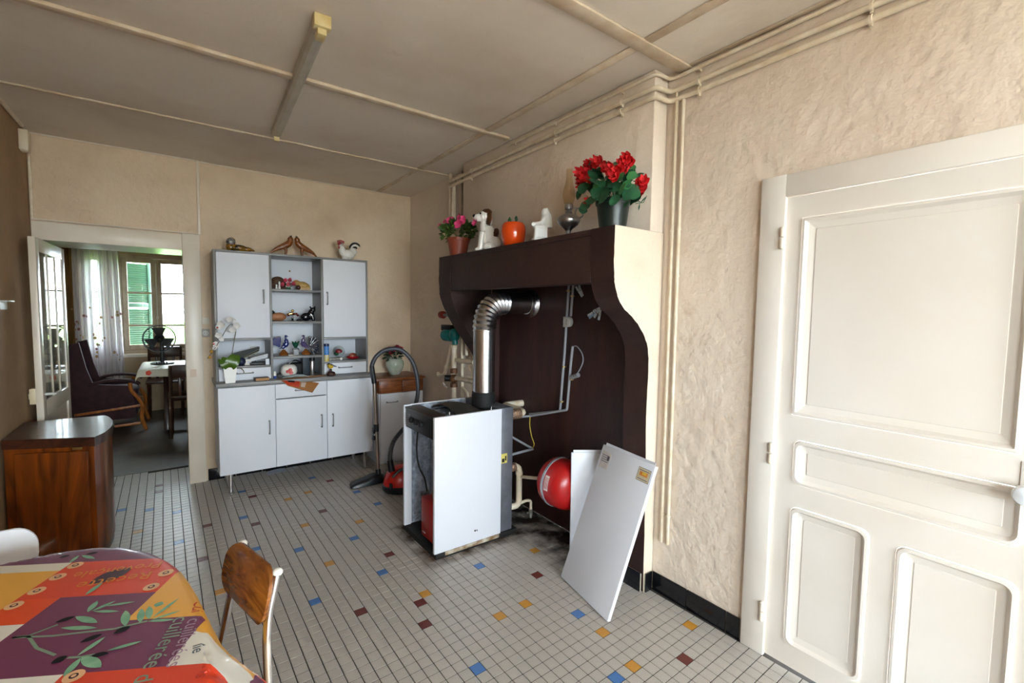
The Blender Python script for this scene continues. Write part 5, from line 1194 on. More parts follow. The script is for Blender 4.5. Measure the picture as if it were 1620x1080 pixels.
for k, m_ in enumerate((black, whitec, black)):
    b = nb(); r = .052-.015*k; tube(b, [(.085+r*math.cos(a), (k-1)*.004, .10+r*math.sin(a)*1.2) for a in [PI*.95-i*.30 for i in range(9)]], [.004]+[.0085]*7+[.002], 8); obj('tail_feather', b, m_, t)
b = nb(); ball(b, (0, 0, .006), (.045, .03, .006), 14, 6); obj('base', b, mat('yellow_base', '#a5963a', .4), t)
# shelf 1
def shelf_thing(name, label, cat, u, v, y, z, rz=0): q = at_y(u, v, y); return thing(name, label, cat, (q.x, y, z), rz)
t = shelf_thing('grotto_ornament', 'brown rocky grotto ornament with tiny white figures on the top shelf', 'ornament', 440, 455, 4.24, SH[0])
blob('rock', [('b', (0, .01, .05), (.062, .025, .06)), ('b', (-.03, .005, .03), (.04, .025, .04)), ('b', (.035, .005, .03), (.035, .025, .04)), ('x', (-.07, -.03, 0), (.07, .035, .02))], .006, mat('bark_brown', '#2f1f14', .6, col2='#5b3a22', nscale=30, bump=1, bscale=60, bdist=.01), t, smooth=1)
for x, h_ in ((.004, .065), (-.018, .04)):
    b = nb(); lathe(b, [(.007, 0), (.010, .01), (.006, h_*.6), (.008, h_*.75), (.006, h_), (0, h_)], (x, -.038, 0), 10); obj('figure', b, whitec, t)
t = shelf_thing('rose_ornament', 'ceramic bunch of pink roses with pale leaves on the top shelf', 'ornament', 455, 456, 4.23, SH[0])
b = nb(); lathe(b, [(.02, 0), (.028, .008), (.022, .02), (0, .022)], (0, 0, 0), 14); obj('base', b, leafd, t)
pal = leafmesh('pal', .045, .018, whitec)
for k in range(9):
    o = link('leaf', pal, t); o.location = (0, 0, .012); o.rotation_euler = (0, -rf.uniform(.2, 1.2), k*.7)
rm = flowermesh('rose', .017, mat('rose_pink', '#d7566e', .3), 6, 2, .7)
for x, z in ((-.045, .035), (-.022, .07), (.012, .075), (.040, .045), (.0, .04)):
    b = nb(); tube(b, [(0, 0, .01), (x*.6, -.01, z*.6), (x, -.015, z)], .002, 5); obj('stem', b, leafd, t)
    scatter(t, 'rose', rm, [((x, -.018, z), (.0, -1, .5), 1.0)], rf)
t = shelf_thing('hen_ornament', 'cream and gold ornament of a reclining animal on the top shelf', 'ornament', 476, 457, 4.23, SH[0])
cg_ = mat('straw_glaze', '#c9a565', .35, col2='#a9813f', nscale=40)
blob('body', [('b', (.01, 0, .045), (.05, .03, .03)), ('b', (-.035, 0, .065), (.028, .024, .022)), ('b', (.045, 0, .03), (.03, .028, .03)), ('x', (-.03, -.03, 0), (.07, .03, .025))], .005, cg_, t, smooth=1)
b = nb(); ball(b, (-.025, -.03, .022), (.018, .014, .02), 12, 8); obj('barrel', b, mat('oxblood_glaze', '#3c1414', .3), t)
b = nb(); box(b, (.06, -.03, 0), (.085, -.005, .006), .002); obj('foot', b, whitec, t)
# shelf 2
t = shelf_thing('rabbit_figurine', 'tan pottery rabbit figurine with a dark head on the middle shelf', 'figurine', 440, 506, 4.22, SH[1])
blob('body', [('b', (.01, 0, .035), (.055, .032, .035)), ('b', (-.03, 0, .035), (.03, .03, .034))], .006, mat('tan_clay', '#b57b54', .5, col2='#9c6440', nscale=20), t)
b = nb(); ball(b, (-.045, 0, .065), (.022, .02, .024), 12, 8); tube(b, [(-.05, .01, .08), (-.055, .014, .10)], [.007, .003], 6); obj('head', b, mat('black_clay', '#1c1614', .5), t)
t = shelf_thing('glass_carriage', 'small clear glass ornament with gold ball and red beads on the middle shelf', 'ornament', 463, 507, 4.22, SH[1])
b = nb(); lathe(b, [(.04, 0), (.042, .004), (.03, .008), (0, .009)], (0, 0, 0), 20); obj('base', b, glass, t)
b = nb(); tube(b, [(-.045, 0, .055), (-.015, 0, .062), (.02, 0, .058)], [.006, .012, .010], 10); obj('carriage', b, gold, t)
b = nb(); ball(b, (.0, 0, .085), .012, 14, 10); obj('ball', b, gold, t)
for x, z in ((.028, .06), (.038, .048), (.006, .058), (-.035, .05)):
    b = nb(); ball(b, (x, -.008, z), .010, 10, 8); obj('bead', b, mat('ruby_glass', '#5c0f14', .1, coat=.5), t)
for k in range(6):
    b = nb(); a = -1.0+k*.4; tube(b, [(.0, 0, .008), (.03*math.sin(a), -.006, .035), (.05*math.sin(a), -.01, .05)], [.006, .004, .005], 6); obj('glass_leg', b, glass, t)
t = shelf_thing('cat_figurine', 'black seated cat figurine on the middle shelf', 'figurine', 488, 507, 4.21, SH[1])
blob('body', [('b', (-.02, 0, .035), (.042, .028, .035)), ('b', (.02, 0, .055), (.028, .025, .045)), ('b', (.035, -.005, .095), (.024, .022, .022)), ('t', [(.022, .01, .11), (.016, .012, .128)], [.009, .004]), ('t', [(.048, -.01, .11), (.052, -.008, .132)], [.010, .004]), ('t', [(.03, -.015, .05), (.036, -.018, .0)], [.012, .010]), ('t', [(.04, .01, .05), (.046, .01, .0)], [.012, .010]), ('t', [(-.05, 0, .012), (-.085, -.01, .008), (-.10, -.02, .008)], [.010, .008, .005])], .0045, mat('black_glaze', '#0c0c12', .15, coat=.5), t)
# shelf 3: glass peacocks
def peacock(label, u, v, y, tail_side, tm, bmt, R, full):
    t = shelf_thing('peacock_figurine', label, 'figurine', u, v, y, SH[2])
    b = nb(); lathe(b, [(.035, 0), (.038, .012), (.026, .026), (.012, .045), (0, .05)], (0, 0, 0), 16); obj('base', b, amberg, t)
    b = nb(); s = -tail_side
    tube(b, spline([(-s*.03, 0, .055), (0, 0, .072), (s*.022, 0, .10), (s*.018, 0, .135), (s*.016, 0, .155)], 5), [.004]*3+[.016]*4+[.022]*4+[.016]*4+[.008]*5+[.007], 12); ball(b, (s*.018, 0, .160), (.011, .009, .009), 10, 8); tube(b, [(s*.026, 0, .16), (s*.038, 0, .156)], [.004, .001], 6); obj('body', b, bmt, t)
    n = 9
    for k in range(n):
        a = math.radians(-60+150*k/(n-1)) if full else math.radians(35+55*k/(n-1))
        dx, dz = (math.cos(a)*tail_side, math.sin(a)); L = R*(1 if full else 1.15)
        b = nb(); c0 = Vector((-s*.03, .004*k/n, .07)); tube(b, [c0, c0+Vector((dx, 0, dz))*L*.6, c0+Vector((dx, 0, dz))*L], [.004, .011, .009], 8, sx=.45 if False else 1, sy=.4); obj('tail_feather', b, tm, t)
        if full or k > 4:
            b = nb(); ball(b, c0+Vector((dx, -.004, dz))*L, .006, 8, 6); obj('tail_tip', b, mat('silver_rim', (.8, .75, .75), .2, .8), t)
peacock('blue glass peacock with a narrow raised tail on the lower shelf', 449, 562, 4.22, -1, bluegl, bluegl, .075, False)
peacock('glass peacock with a wide smoky fan tail on the lower shelf', 484, 562, 4.21, 1, smokegl, mat('rose_blue_glass', '#6a5a8c', .1, trans=.4, coat=.5), .085, True)
t = shelf_thing('bud_vase', 'small cut glass vase holding a green stopper between the peacocks', 'vase', 468, 562, 4.20, SH[2])
b = nb(); lathe(b, [(.022, 0), (.026, .008), (.022, .03), (.028, .05), (.018, .062), (0, .063)], (0, 0, 0), 10); obj('glass_body', b, glass, t)
for a in (-.5, 0, .5):
    b = nb(); tube(b, [(0, 0, .06), (a*.02, 0, .09), (a*.06, 0, .118)], [.008, .014, .002], 8); obj('stopper_leaf', b, mat('emerald_glass', '#0f4a38', .1, coat=.5), t)
t = shelf_thing('shell_ornament', 'tiny row of white shells on the lower shelf edge', 'ornament', 461, 561, 4.14, SH[2])
for k in range(4):
    b = nb(); ball(b, (-.018+.012*k, 0, .005), (.006, .005, .005), 10, 6); obj('shell', b, whitec, t)
# worktop centre
WZ = .8545
def wt_thing(name, label, cat, u, v, y, z=WZ, rz=0): q = at_y(u, v, y); return thing(name, label, cat, (q.x, y, z), rz)
t = wt_thing('ceramic_jar', 'white round ceramic jar with a red flower motif on the worktop', 'jar', 457, 590, 4.14)
b = nb(); lathe(b, [(.035, 0), (.05, .01), (.062, .045), (.058, .08), (.040, .10), (.018, .104), (0, .102)], (0, 0, 0), 26, sx=1.05); obj('jar', b, whitec, t)
b = nb(); tube(b, spline([(.0, 0, .10), (.01, 0, .115), (.03, .0, .125)], 4), .004, 8); obj('stalk', b, dsteel, t)
rp = flowermesh('painted_flower', .016, mat('painted_red', '#c1352b', .3), 5, 1, .05)
for dx, dz in ((-.018, .05), (.0, .062), (.006, .04)):
    o = link('painted_flower', rp, t); o.location = (dx, -.0625+.01*abs(dx), dz); o.rotation_euler = (PI/2, 0, 0)
t = wt_thing('camera_bag', 'black bag lying behind the white jar', 'bag', 470, 590, 4.27)
b = nb(); box(b, (-.08, -.05, 0), (.07, .05, .10), .02); obj('body', b, blackm, t); b = nb(); tube(b, spline([(-.07, -.02, .09), (-.02, -.03, .125), (.05, -.02, .09)], 5), .006, 8); obj('strap', b, black, t)
t = wt_thing('radio', 'black portable radio standing beside the steel flask', 'radio', 484, 590, 4.20)
b = nb(); box(b, (-.03, -.025, 0), (.035, .03, .165), .005); obj('case', b, mat('dark_slate_plastic', '#2a2d33', .4), t); b = nb(); box(b, (-.024, -.028, .02), (.022, -.0245, .15), .001); sp_ = obj('speaker_grille', b, mat('grille_blue', '#243240', .5), t)
for k in range(8):
    b = nb(); box(b, (-.022, -.0292, .027+k*.015), (.020, -.028, .031+k*.015)); obj('bar', b, blackm, sp_)
t = wt_thing('steel_flask', 'brushed steel flask with a dark lid beside the radio', 'flask', 494, 592, 4.17)
b = nb(); lathe(b, [(.020, 0), (.022, .003), (.022, .118), (.020, .122), (0, .123)], (0, 0, 0), 20); obj('body', b, mat('brushed_steel', (.6, .6, .6), .3, 1), t); b = nb(); lathe(b, [(.021, .1235), (.021, .145), (.017, .15), (0, .15)], (0, 0, 0), 20); obj('lid', b, black, t)
t = wt_thing('glue_bottle', 'tiny white and blue bottle at the edge of the worktop', 'bottle', 435, 600, 4.09)
b = nb(); lathe(b, [(.010, 0), (.011, .002), (.011, .022), (0, .0221)], (0, 0, 0), 14); obj('base', b, mat('bottle_blue', '#2b4a9c', .4), t); b = nb(); lathe(b, [(.011, .0222), (.011, .048), (.007, .052), (.006, .058), (0, .058)], (0, 0, 0), 14); obj('body', b, whitec, t)
b = nb(); q = at_y(447, 603, 4.10); lathe(b, [(.02, 0), (.03, .006), (.032, .018), (.03, .018), (.026, .008), (0, .006)], (q.x, 4.13, WZ), 18); tag(obj('ashtray', b, mat('grey_ceramic', '#6f7072', .4)), 'small grey dish behind the tiny bottle', 'dish')
# papers: pale wrapper and brown envelope hanging over the edge
qa = at_y(465, 600, 4.02)
b = nb(); sheet(b, lambda u, v: (qa.x-.09+.20*u+.02*v, 3.995+.085*v, WZ+.010+.022*math.sin(PI*u)*math.sin(PI*v+.6)**2+.010*math.sin(9*u+3*v)*v), 16, 10, .0006); tag(obj('paper_wrapper', b, mat('pale_blue_paper', '#aebdc2', .6)), 'crumpled pale blue paper on the worktop under the jar', 'paper')
ev = [at_y(437, 602, 4.0), at_y(517, 594, 4.02), at_y(494, 621, 3.955), at_y(455, 610, 3.965)]
c_ = [Vector((ev[0].x, 4.01, WZ+.004)), Vector((ev[1].x, 4.05, WZ+.006)), Vector((ev[2].x, 3.952, ev[2].z)), Vector((ev[3].x, 3.952, min(.848, ev[3].z)))]
b = nb()
def env(u, v): return c_[0].lerp(c_[1], u).lerp(c_[3].lerp(c_[2], u), v)+Vector((0, -.012*math.sin(PI*v), .012*math.sin(PI*v)))
sheet(b, env, 10, 8, .0012); en = tag(obj('brown_envelope', b, mat('kraft_paper', '#a06a34', .6, col2='#94602c', nscale=10)), 'brown paper envelope with a red printed edge hanging over the worktop', 'envelope')
nrm_e = Vector((0, -.0022, .0022))
b = nb(); sheet(b, lambda u, v: env(.03+.42*u, .30+.62*v)+nrm_e, 8, 4, .0004); obj('red_print', b, mat('print_scarlet', '#b8391f', .5), en)
b = nb(); sheet(b, lambda u, v: env(.14+.18*u, .40+.20*v)+nrm_e*1.5, 4, 2, .0004); obj('black_print', b, blackm, en)
b = nb(); sheet(b, lambda u, v: env(.50+.14*u, .55+.30*v)+nrm_e, 4, 2, .0004); obj('address_label', b, mat('label_grey', '#b9a79a', .6), en)
# bird on a stump
t = wt_thing('bird_figurine', 'small yellow breasted bird figurine on a dark stump', 'figurine', 524, 595, 4.03)
b = nb(); lathe(b, [(.032, 0), (.036, .008), (.032, .026), (.022, .034), (0, .036)], (0, 0, 0), 16); tube(b, [(-.005, 0, .03), (.0, 0, .05), (-.005, 0, .058)], [.012, .009, .007], 8); obj('stump', b, mat('stump_brown', '#2c1812', .6, col2='#4a2a1c', nscale=30, bump=1, bscale=60, bdist=.01), t)
blob('body', [('b', (-.004, 0, .078), (.022, .016, .018)), ('b', (-.016, 0, .092), (.012, .011, .012))], .003, mat('yellow_breast', '#c4a01c', .4), t)
b = nb(); ball(b, (.004, .004, .088), (.020, .014, .012), 12, 8, Matrix.Rotation(.35, 3, 'Y').to_quaternion()); tube(b, [(.015, 0, .085), (.045, 0, .074)], [.007, .003], 8, sy=.5); obj('wings', b, mat('slate_feather', '#3c4450', .45), t)
b = nb(); ball(b, (-.018, 0, .101), (.012, .011, .007), 10, 6); tube(b, [(-.027, 0, .095), (-.038, 0, .096)], [.003, .0006], 6); obj('cap', b, black, t)
# right nook
NZ = .971
t = thing('salt_can', 'blue and white cardboard can standing in the right nook', 'can', (at_y(515, 568, 4.12).x+.01, 4.125, NZ))
b = nb(); lathe(b, [(.021, 0), (.021, .055), (0, .0551)], (0, 0, 0), 18); obj('lower_print', b, mat('can_cream', '#d9d3b0', .45, col2='#c9a93c', nscale=30, namt=.3), t); b = nb(); lathe(b, [(.021, .0552), (.021, .128), (0, .1281)], (0, 0, 0), 18); obj('upper_print', b, mat('can_blue', '#2a6fc0', .4, col2='#5f9ad6', nscale=24), t); b = nb(); lathe(b, [(.022, .1282), (.022, .148), (.02, .15), (0, .15)], (0, 0, 0), 18); obj('lid', b, mat('lid_navy', '#141c4c', .4), t)
t = shelf_thing('glass_globe', 'clear glass globe with a red flower inside in the right nook', 'ornament', 536, 565, 4.25, NZ)
b = nb(); ball(b, (0, 0, .068), .052, 24, 16); obj('globe', b, thinglass('globe_glass', (.86, .88, .86)), t); b = nb(); lathe(b, [(.03, 0), (.032, .012), (.02, .018), (0, .018)], (0, 0, 0), 18); obj('base', b, dsteel, t)
b = nb(); ball(b, (0, -.005, .07), (.03, .02, .020), 14, 10); obj('flower', b, mat('globe_red', '#9c1420', .4), t); b = nb(); ball(b, (-.02, 0, .048), (.02, .015, .018), 12, 8); obj('leaf', b, leafd, t)
t = shelf_thing('red_saucer', 'red dish with a domed glass paperweight in the right nook', 'dish', 558, 568, 4.20, NZ)
b = nb(); lathe(b, [(.03, 0), (.052, .012), (.055, .024), (.05, .024), (.03, .008), (0, .006)], (0, 0, 0), 22); obj('dish', b, mat('red_lacquer', '#a3121f', .2), t); b = nb(); ball(b, (0, 0, .028), (.036, .036, .028), 18, 12); obj('dome', b, mat('orange_glass', '#b5604a', .08, trans=.5, coat=.4), t)
q = at_y(530, 569, 4.15); t = thing('cable_coil', 'small white coiled cable lying in front of the globe', 'cable', (q.x, 4.15, NZ))
for k in range(7):
    b = nb(); tube(b, [(-.04+.012*k+.004*math.cos(a), .010*math.cos(a), .012+.011*math.sin(a)) for a in [i*PI/6 for i in range(13)]], .0025, 6); obj('coil_turn', b, mat('cable_white', '#c9c5bc', .5), t)
b = nb(); lathe(b, [(.013, 0), (.013, .02), (.010, .024), (0, .024)], (.048, .0, .013), 14, (0, -1, 0)); obj('plug', b, whitec, t)
# left nook
NL = .966
t = thing('folder', 'grey folder propped open in the left nook', 'folder', (at_y(388, 568, 4.25).x, 4.25, NL))
b = nb(); M = [Vector((-.075, -.06, .035)), Vector((.10, -.03, .125)), Vector((.11, .06, .135)), Vector((-.08, .06, .085))]
sheet(b, lambda u, v: M[0].lerp(M[1], u).lerp(M[3].lerp(M[2], u), v), 4, 4, .004); obj('cover', b, mat('folder_grey', '#6f726e', .5), t); b = nb(); sheet(b, lambda u, v: M[0].lerp(M[1], u).lerp(M[3].lerp(M[2], u), v)*.97+Vector((0, .002, -.012)), 4, 4, .006); obj('pages', b, mat('paper_edge', '#8b8770', .6), t); b = nb(); box(b, (-.06, .02, 0), (.08, .10, .07), .004); obj('stand_box', b, dsteel, t)
b = nb(); q = at_y(382, 574, 4.16); ball(b, (q.x, 4.16, NL+.032), (.032, .03, .032), 16, 12); tag(obj('blue_ball', b, mat('navy_rubber', '#1a2340', .5)), 'small navy blue ball behind the orchid leaves', 'ball')
q = at_y(392, 572, 4.17); t = thing('small_box', 'little cream card box with dark print in the left nook', 'box', (q.x, 4.17, NL)); b = nb(); box(b, (-.024, -.02, 0), (.022, .02, .048), .002); obj('carton', b, mat('card_cream', '#d5d2c8', .5), t); b = nb(); box(b, (-.006, -.0206, .012), (.014, -.0201, .034)); obj('print', b, dsteel, t)
t = thing('paper_stack', 'stack of white envelopes on a dark phone in the left nook', 'papers', (at_y(408, 572, 4.22).x, 4.21, NL+.022))
for k in range(4):
    b = nb(); M2 = Matrix.Rotation(.04*k, 3, 'Z') @ Matrix.Rotation(-.22, 3, 'Y'); obox(b, (0, 0, .022+.008*k), M2 @ Vector((.065, 0, 0)), M2 @ Vector((0, .05, 0)), M2 @ Vector((0, 0, .0028))); obj('envelope', b, mat('envelope_white', '#dcdfe6', .5), t)
b = nb(); q = at_y(408, 575, 4.16); obox(b, (q.x, 4.17, NL+.011), (.06, 0, 0), (0, .035, 0), (0, 0, .010), .006); tag(obj('telephone_handset', b, black), 'flat black handset lying under the envelopes', 'telephone')
b = nb(); q = at_y(423, 573, 4.13); box(b, (q.x-.014, 4.12, NL), (q.x+.014, 4.15, NL+.048), .003); tag(obj('charger_plug', b, white), 'small white charger beside the cupboard divider', 'charger')
b = nb(); q = at_y(402, 553, BYK-.006); box(b, (q.x-.03, BYK-.02, q.z-.03), (q.x+.03, BYK-.0065, q.z+.03), .003); tag(obj('wall_socket', b, mat('socket_cream', '#c4c2bd', .4)), 'pale socket on the back of the left nook', 'socket')
# book and orchid on the worktop
t = wt_thing('book', 'small dark book with gilt page edges lying on the worktop', 'book', 414, 604, 4.03, WZ, .06)
b = nb(); box(b, (-.050, -.033, 0), (.050, .033, .003), .001); box(b, (-.050, -.033, .022), (.050, .033, .025), .001); box(b, (-.050, -.033, .003), (-.046, .033, .022)); obj('cover', b, mat('book_brown', '#3f3226', .5), t); b = nb(); box(b, (-.045, -.030, .0032), (.047, .030, .0218)); obj('pages', b, mat('gilt_edge', '#b07a3a', .4), t)
t = wt_thing('orchid', 'white orchid in a square white pot at the end of the worktop', 'potted plant', 364, 606, 4.035)
b = nb(); va = [[b.verts.new((sx*r, sy*r, z)) for sx, sy in ((-1, -1), (1, -1), (1, 1), (-1, 1))] for r, z in ((.032, 0), (.043, .118), (.039, .118), (.036, .10))]
for r1, r2 in zip(va, va[1:]):
    for k in range(4): b.faces.new((r1[k], r1[(k+1) % 4], r2[(k+1) % 4], r2[k]))
b.faces.new(va[0][::-1]); b.faces.new(va[-1]); obj('pot', b, whitec, t)
ol = mat('orchid_leaf', '#4c6b16', .3, col2='#3a5a14', nscale=14)
O0 = Vector(t.location)
def oleaf(tip, base, w):
    tip, base = at_y(*tip, O0.y-.03)-O0, at_y(*base, O0.y-.02)-O0; b = nb(); d = tip-base; L = d.length; d.normalize(); s = Vector((0, -1, .2)).cross(d).normalized()
    n_ = d.cross(s).normalized()
    sheet(b, lambda u, v: base+d*L*u+s*(v-.5)*2*w*math.sin(PI*min(1, .08+.90*u))**.6+n_*(.03*math.sin(PI*u))*1, 10, 4, .002); obj('leaf', b, ol, t)
oleaf((378, 562), (360, 585), .038); oleaf((352, 565), (364, 585), .034); oleaf((369, 560), (362, 586), .040); oleaf((346, 568), (357, 584), .018)
b = nb(); st_ = spline([at_y(367, 560, O0.y)-O0, at_y(371, 536, O0.y)-O0, at_y(373, 522, O0.y-.02)-O0, at_y(369, 514, O0.y-.03)-O0, at_y(362, 515, O0.y-.04)-O0, at_y(352, 531, O0.y-.05)-O0, at_y(343, 546, O0.y-.06)-O0, at_y(335, 558, O0.y-.06)-O0, at_y(328, 567, O0.y-.06)-O0], 6); tube(b, [Vector((.005, 0, .10))]+st_, .0028, 6); obj('stem', b, mat('orchid_stem', '#5b5548', .5), t)
wp = mat('orchid_petal', '#dedbd8', .5, trans=.15); om = flowermesh('orchid_flower', .030, wp, 5, 1, .25)
for (u, v, s) in ((350, 513, 1.2), (345, 518, .9), (364, 505, 1.0), (369, 507, .8), (374, 515, 1.1), (368, 521, 1.0), (346, 530, 1.0), (350, 536, .8), (341, 545, 1.0), (339, 550, .7)):
    p = at_y(u, v, O0.y-.06)-O0; scatter(t, 'orchid_flower', om, [(p, (rf.uniform(-.5, .5), -1, rf.uniform(-.3, .3)), s*.8)], rf)
for (u, v) in ((344, 518), (338, 544)):
    b = nb(); ball(b, at_y(u, v, O0.y-.075)-O0, .007, 10, 8); obj('lip', b, mat('orchid_lip', '#b5544e', .5), t)
for (u, v) in ((334.5, 556), (332, 565)):
    b = nb(); ball(b, at_y(u, v, O0.y-.06)-O0, (.011, .011, .012), 12, 8); obj('bud', b, mat('bud_amber', '#b5852a', .4), t)
b = nb(); tube(b, spline([(.03, -.02, .105), (.065, -.03, .108), (.085, -.035, .09), (.09, -.036, .07)], 5), .0035, 6); obj('air_root', b, mat('root_grey', '#6b675e', .6), t)

# ================================================================== ADJOINING ROOM
# armchair (faces +x)
AX, AY = -.62, 7.02
arm = thing('armchair', 'burgundy upholstered wing armchair with honey wood arms in the adjoining room', 'armchair', (AX, AY, 0))
vel = mat('burgundy_velvet', '#2a1418', .85, col2='#3c1e26', nscale=16, bump=.2, bscale=70)
b = nb(); box(b, (-.30, -.27, .15), (.24, .27, .38), .03); obj('seat_base', b, vel, arm)
b = nb(); box(b, (-.20, -.235, .38), (.25, .235, .48), .04, 3); obj('seat_cushion', b, vel, arm)
b = nb()
def backr(u, v):
    a = (v-.5)*2; z = .34+.70*u; x = -.24-.14*u+.04*math.sin(PI*u); return (x, a*.26*(1-.10*u**4), z-.10*abs(a)**3*u)
sheet(b, backr, 14, 12, .13); bmesh.ops.bevel(b, geom=[e for e in b.edges if e.calc_face_angle(0) > 1], offset=.03, segments=3, affect='EDGES'); bk = obj('backrest', b, vel, arm, angle=60)
for k in (-1, 0, 1):
    b = nb(); ball(b, (-.235, k*.11, .72), (.012, .014, .014), 10, 8); obj('button', b, vel, bk)
for s in (-1, 1):
    b = nb(); prism(b, [(-.36, s*.27, .15), (-.36, s*.27, .56), (-.30, s*.27, 1.0), (-.22, s*.27, 1.02), (-.17, s*.27, .74), (-.12, s*.27, .56), (.20, s*.27, .52), (.24, s*.27, .15)], (0, s*.045, 0)); obj('side_panel', b, vel, arm)
    b = nb(); tube(b, spline([(-.16, s*.30, .555), (0, s*.30, .59), (.15, s*.30, .585), (.25, s*.30, .55), (.27, s*.30, .53)], 5), .026, 10, sx=.7); obj('armrest', b, ywood if False else vel, arm)
    b = nb(); tube(b, spline([(.19, s*.315, .555), (.20, s*.315, .47), (.26, s*.315, .37), (.295, s*.315, .27), (.285, s*.315, .15), (.32, s*.315, .0)], 6), [.020]*30+[.014], 8); obj('front_leg', b, ywood, arm)
    b = nb(); obox(b, (0, s*.32, .265), Vector((.28, 0, .025)), (0, .010, 0), (0, 0, .013), .003); obj('side_rail', b, ywood, arm)
    b = nb(); obox(b, (-.02, s*.32, .075), Vector((.29, 0, .01)), (0, .010, 0), (0, 0, .014), .003); obj('bottom_rail', b, ywood, arm)
    b = nb(); tube(b, [(-.32, s*.28, .2), (-.34, s*.28, 0)], [.018, .014], 8); obj('rear_leg', b, ywood, arm)
# far table with cloth
FTX0, FTX1, FTY0, FTY1, FTZ = -.34, .75, 6.42, 7.30, .725
ft = thing('trestle_table', 'dark wooden table with splayed legs under a floral cloth in the adjoining room', 'table', ((FTX0+FTX1)/2, (FTY0+FTY1)/2, 0))
b = nb(); box(b, (FTX0+.02, FTY0+.02, FTZ-.03), (FTX1, FTY1, FTZ-.002), .004); obj('tabletop', b, dwood, ft, True)
for x in (-.10, .52):
    for s in (-1, 1):
        b = nb(); yc = (FTY0+FTY1)/2; obox(b, (x, yc+s*.16, .35), (.03, 0, 0), Vector((0, s*.02, -.005)), Vector((0, s*.14, -.345)), .004); obj('leg', b, dwood, ft, True)
    b = nb(); box(b, (x-.03, (FTY0+FTY1)/2-.1, FTZ-.09), (x+.03, (FTY0+FTY1)/2+.1, FTZ-.031), .004); obj('leg_block', b, dwood, ft, True)
b = nb(); box(b, (-.07, (FTY0+FTY1)/2-.02, .28), (.49, (FTY0+FTY1)/2+.02, .34), .004); obj('stretcher', b, dwood, ft, True)
b = nb()
def fcl(u, v):
    x = FTX0-.10+(FTX1-FTX0+.18)*u; y = FTY0-.09+(FTY1-FTY0+.16)*v; xx = min(max(x, FTX0), FTX1+.03); yy = min(max(y, FTY0), FTY1+.03)
    d = math.hypot(x-xx, y-yy); return (xx+(x-xx)*.25, yy+(y-yy)*.2, FTZ+.004-d*.95+.006*math.sin(14*u)*min(1, d*12))
sheet(b, fcl, 44, 36, .0012); fc = tag(obj('tablecloth', b, mat('floral_cloth', '#cfc8b6', .6), angle=70), 'pale tablecloth with red flowers on the far table', 'tablecloth')
rm2 = flowermesh('print_flower', .028, mat('cloth_red', '#a3242a', .6), 5, 1, .02)
for (x, z) in ((-.25, .69), (-.02, .685), (.25, .69), (.5, .685)):
    o = link('print_flower', rm2, fc); o.location = (x, FTY0-.022, z); o.rotation_euler = (PI/2, 0, rf.random()*3)
for (x, y) in ((-.2, 6.6), (.1, 6.8), (.35, 6.6), (-.1, 7.1)):
    o = link('print_flower', rm2, fc); o.location = (x, y, FTZ+.007)
# fan
q = PX(254, 535, y=6.95); fn = thing('desk_fan', 'black desk fan standing on the far table', 'fan', (q.x+.01, 6.95, FTZ+.006))
b = nb(); lathe(b, [(.115, 0), (.118, .012), (.10, .022), (.03, .03), (0, .031)], (0, 0, 0), 26); obj('base', b, black, fn)
for k in range(5):
    b = nb(); box(b, (-.06+.024*k, -.10, .02), (-.046+.024*k, -.08, .034), .002); obj('button', b, black, fn)
hc = Vector((-.02, -.03, q.z-FTZ-.006))
b = nb(); tube(b, [(0, 0, .028), (0, 0, .18), (.0, .02, hc.z-.03)], [.022, .02, .018], 12); obj('stand', b, black, fn)
b = nb(); lathe(b, [(.0, -.09), (.035, -.085), (.05, -.06), (.052, .0), (.03, .015), (0, .016)], hc+Vector((0, .06, 0)), 20, (0, -1, 0)); obj('motor', b, black, fn)
for r_, yy in ((.155, .0), (.157, -.035), (.10, -.055), (.05, -.065)):
    b = nb(); tube(b, [hc+Vector((r_*math.cos(a), yy, r_*math.sin(a))) for a in [i*2*PI/36 for i in range(37)]], .006 if r_ > .15 else .002, 6, False); obj('guard_ring', b, black, fn)
gw = nb(); tube(gw, [(.02, -.068, 0), (.10, -.055, 0), (.156, -.034, 0), (.156, 0, 0)], .0012, 4); gm = tomesh('guard_wire', gw, black)
for k in range(24):
    o = link('guard_wire', gm, fn); o.location = hc; o.rotation_euler = (0, k*2*PI/24, 0)
bl = nb(); sheet(bl, lambda u, v: (.03+.10*u, -.02+.02*v, (v-.5)*.11*(.4+.9*u)), 6, 4, .002); blm = tomesh('blade', bl, mat('fan_blade', '#1c1d22', .35))
for k in range(3):
    o = link('blade', blm, fn); o.location = hc; o.rotation_euler = (0, k*2*PI/3+.5, 0)
b = nb(); ball(b, hc+Vector((0, -.03, 0)), (.03, .03, .03), 14, 10); obj('hub', b, black, fn)
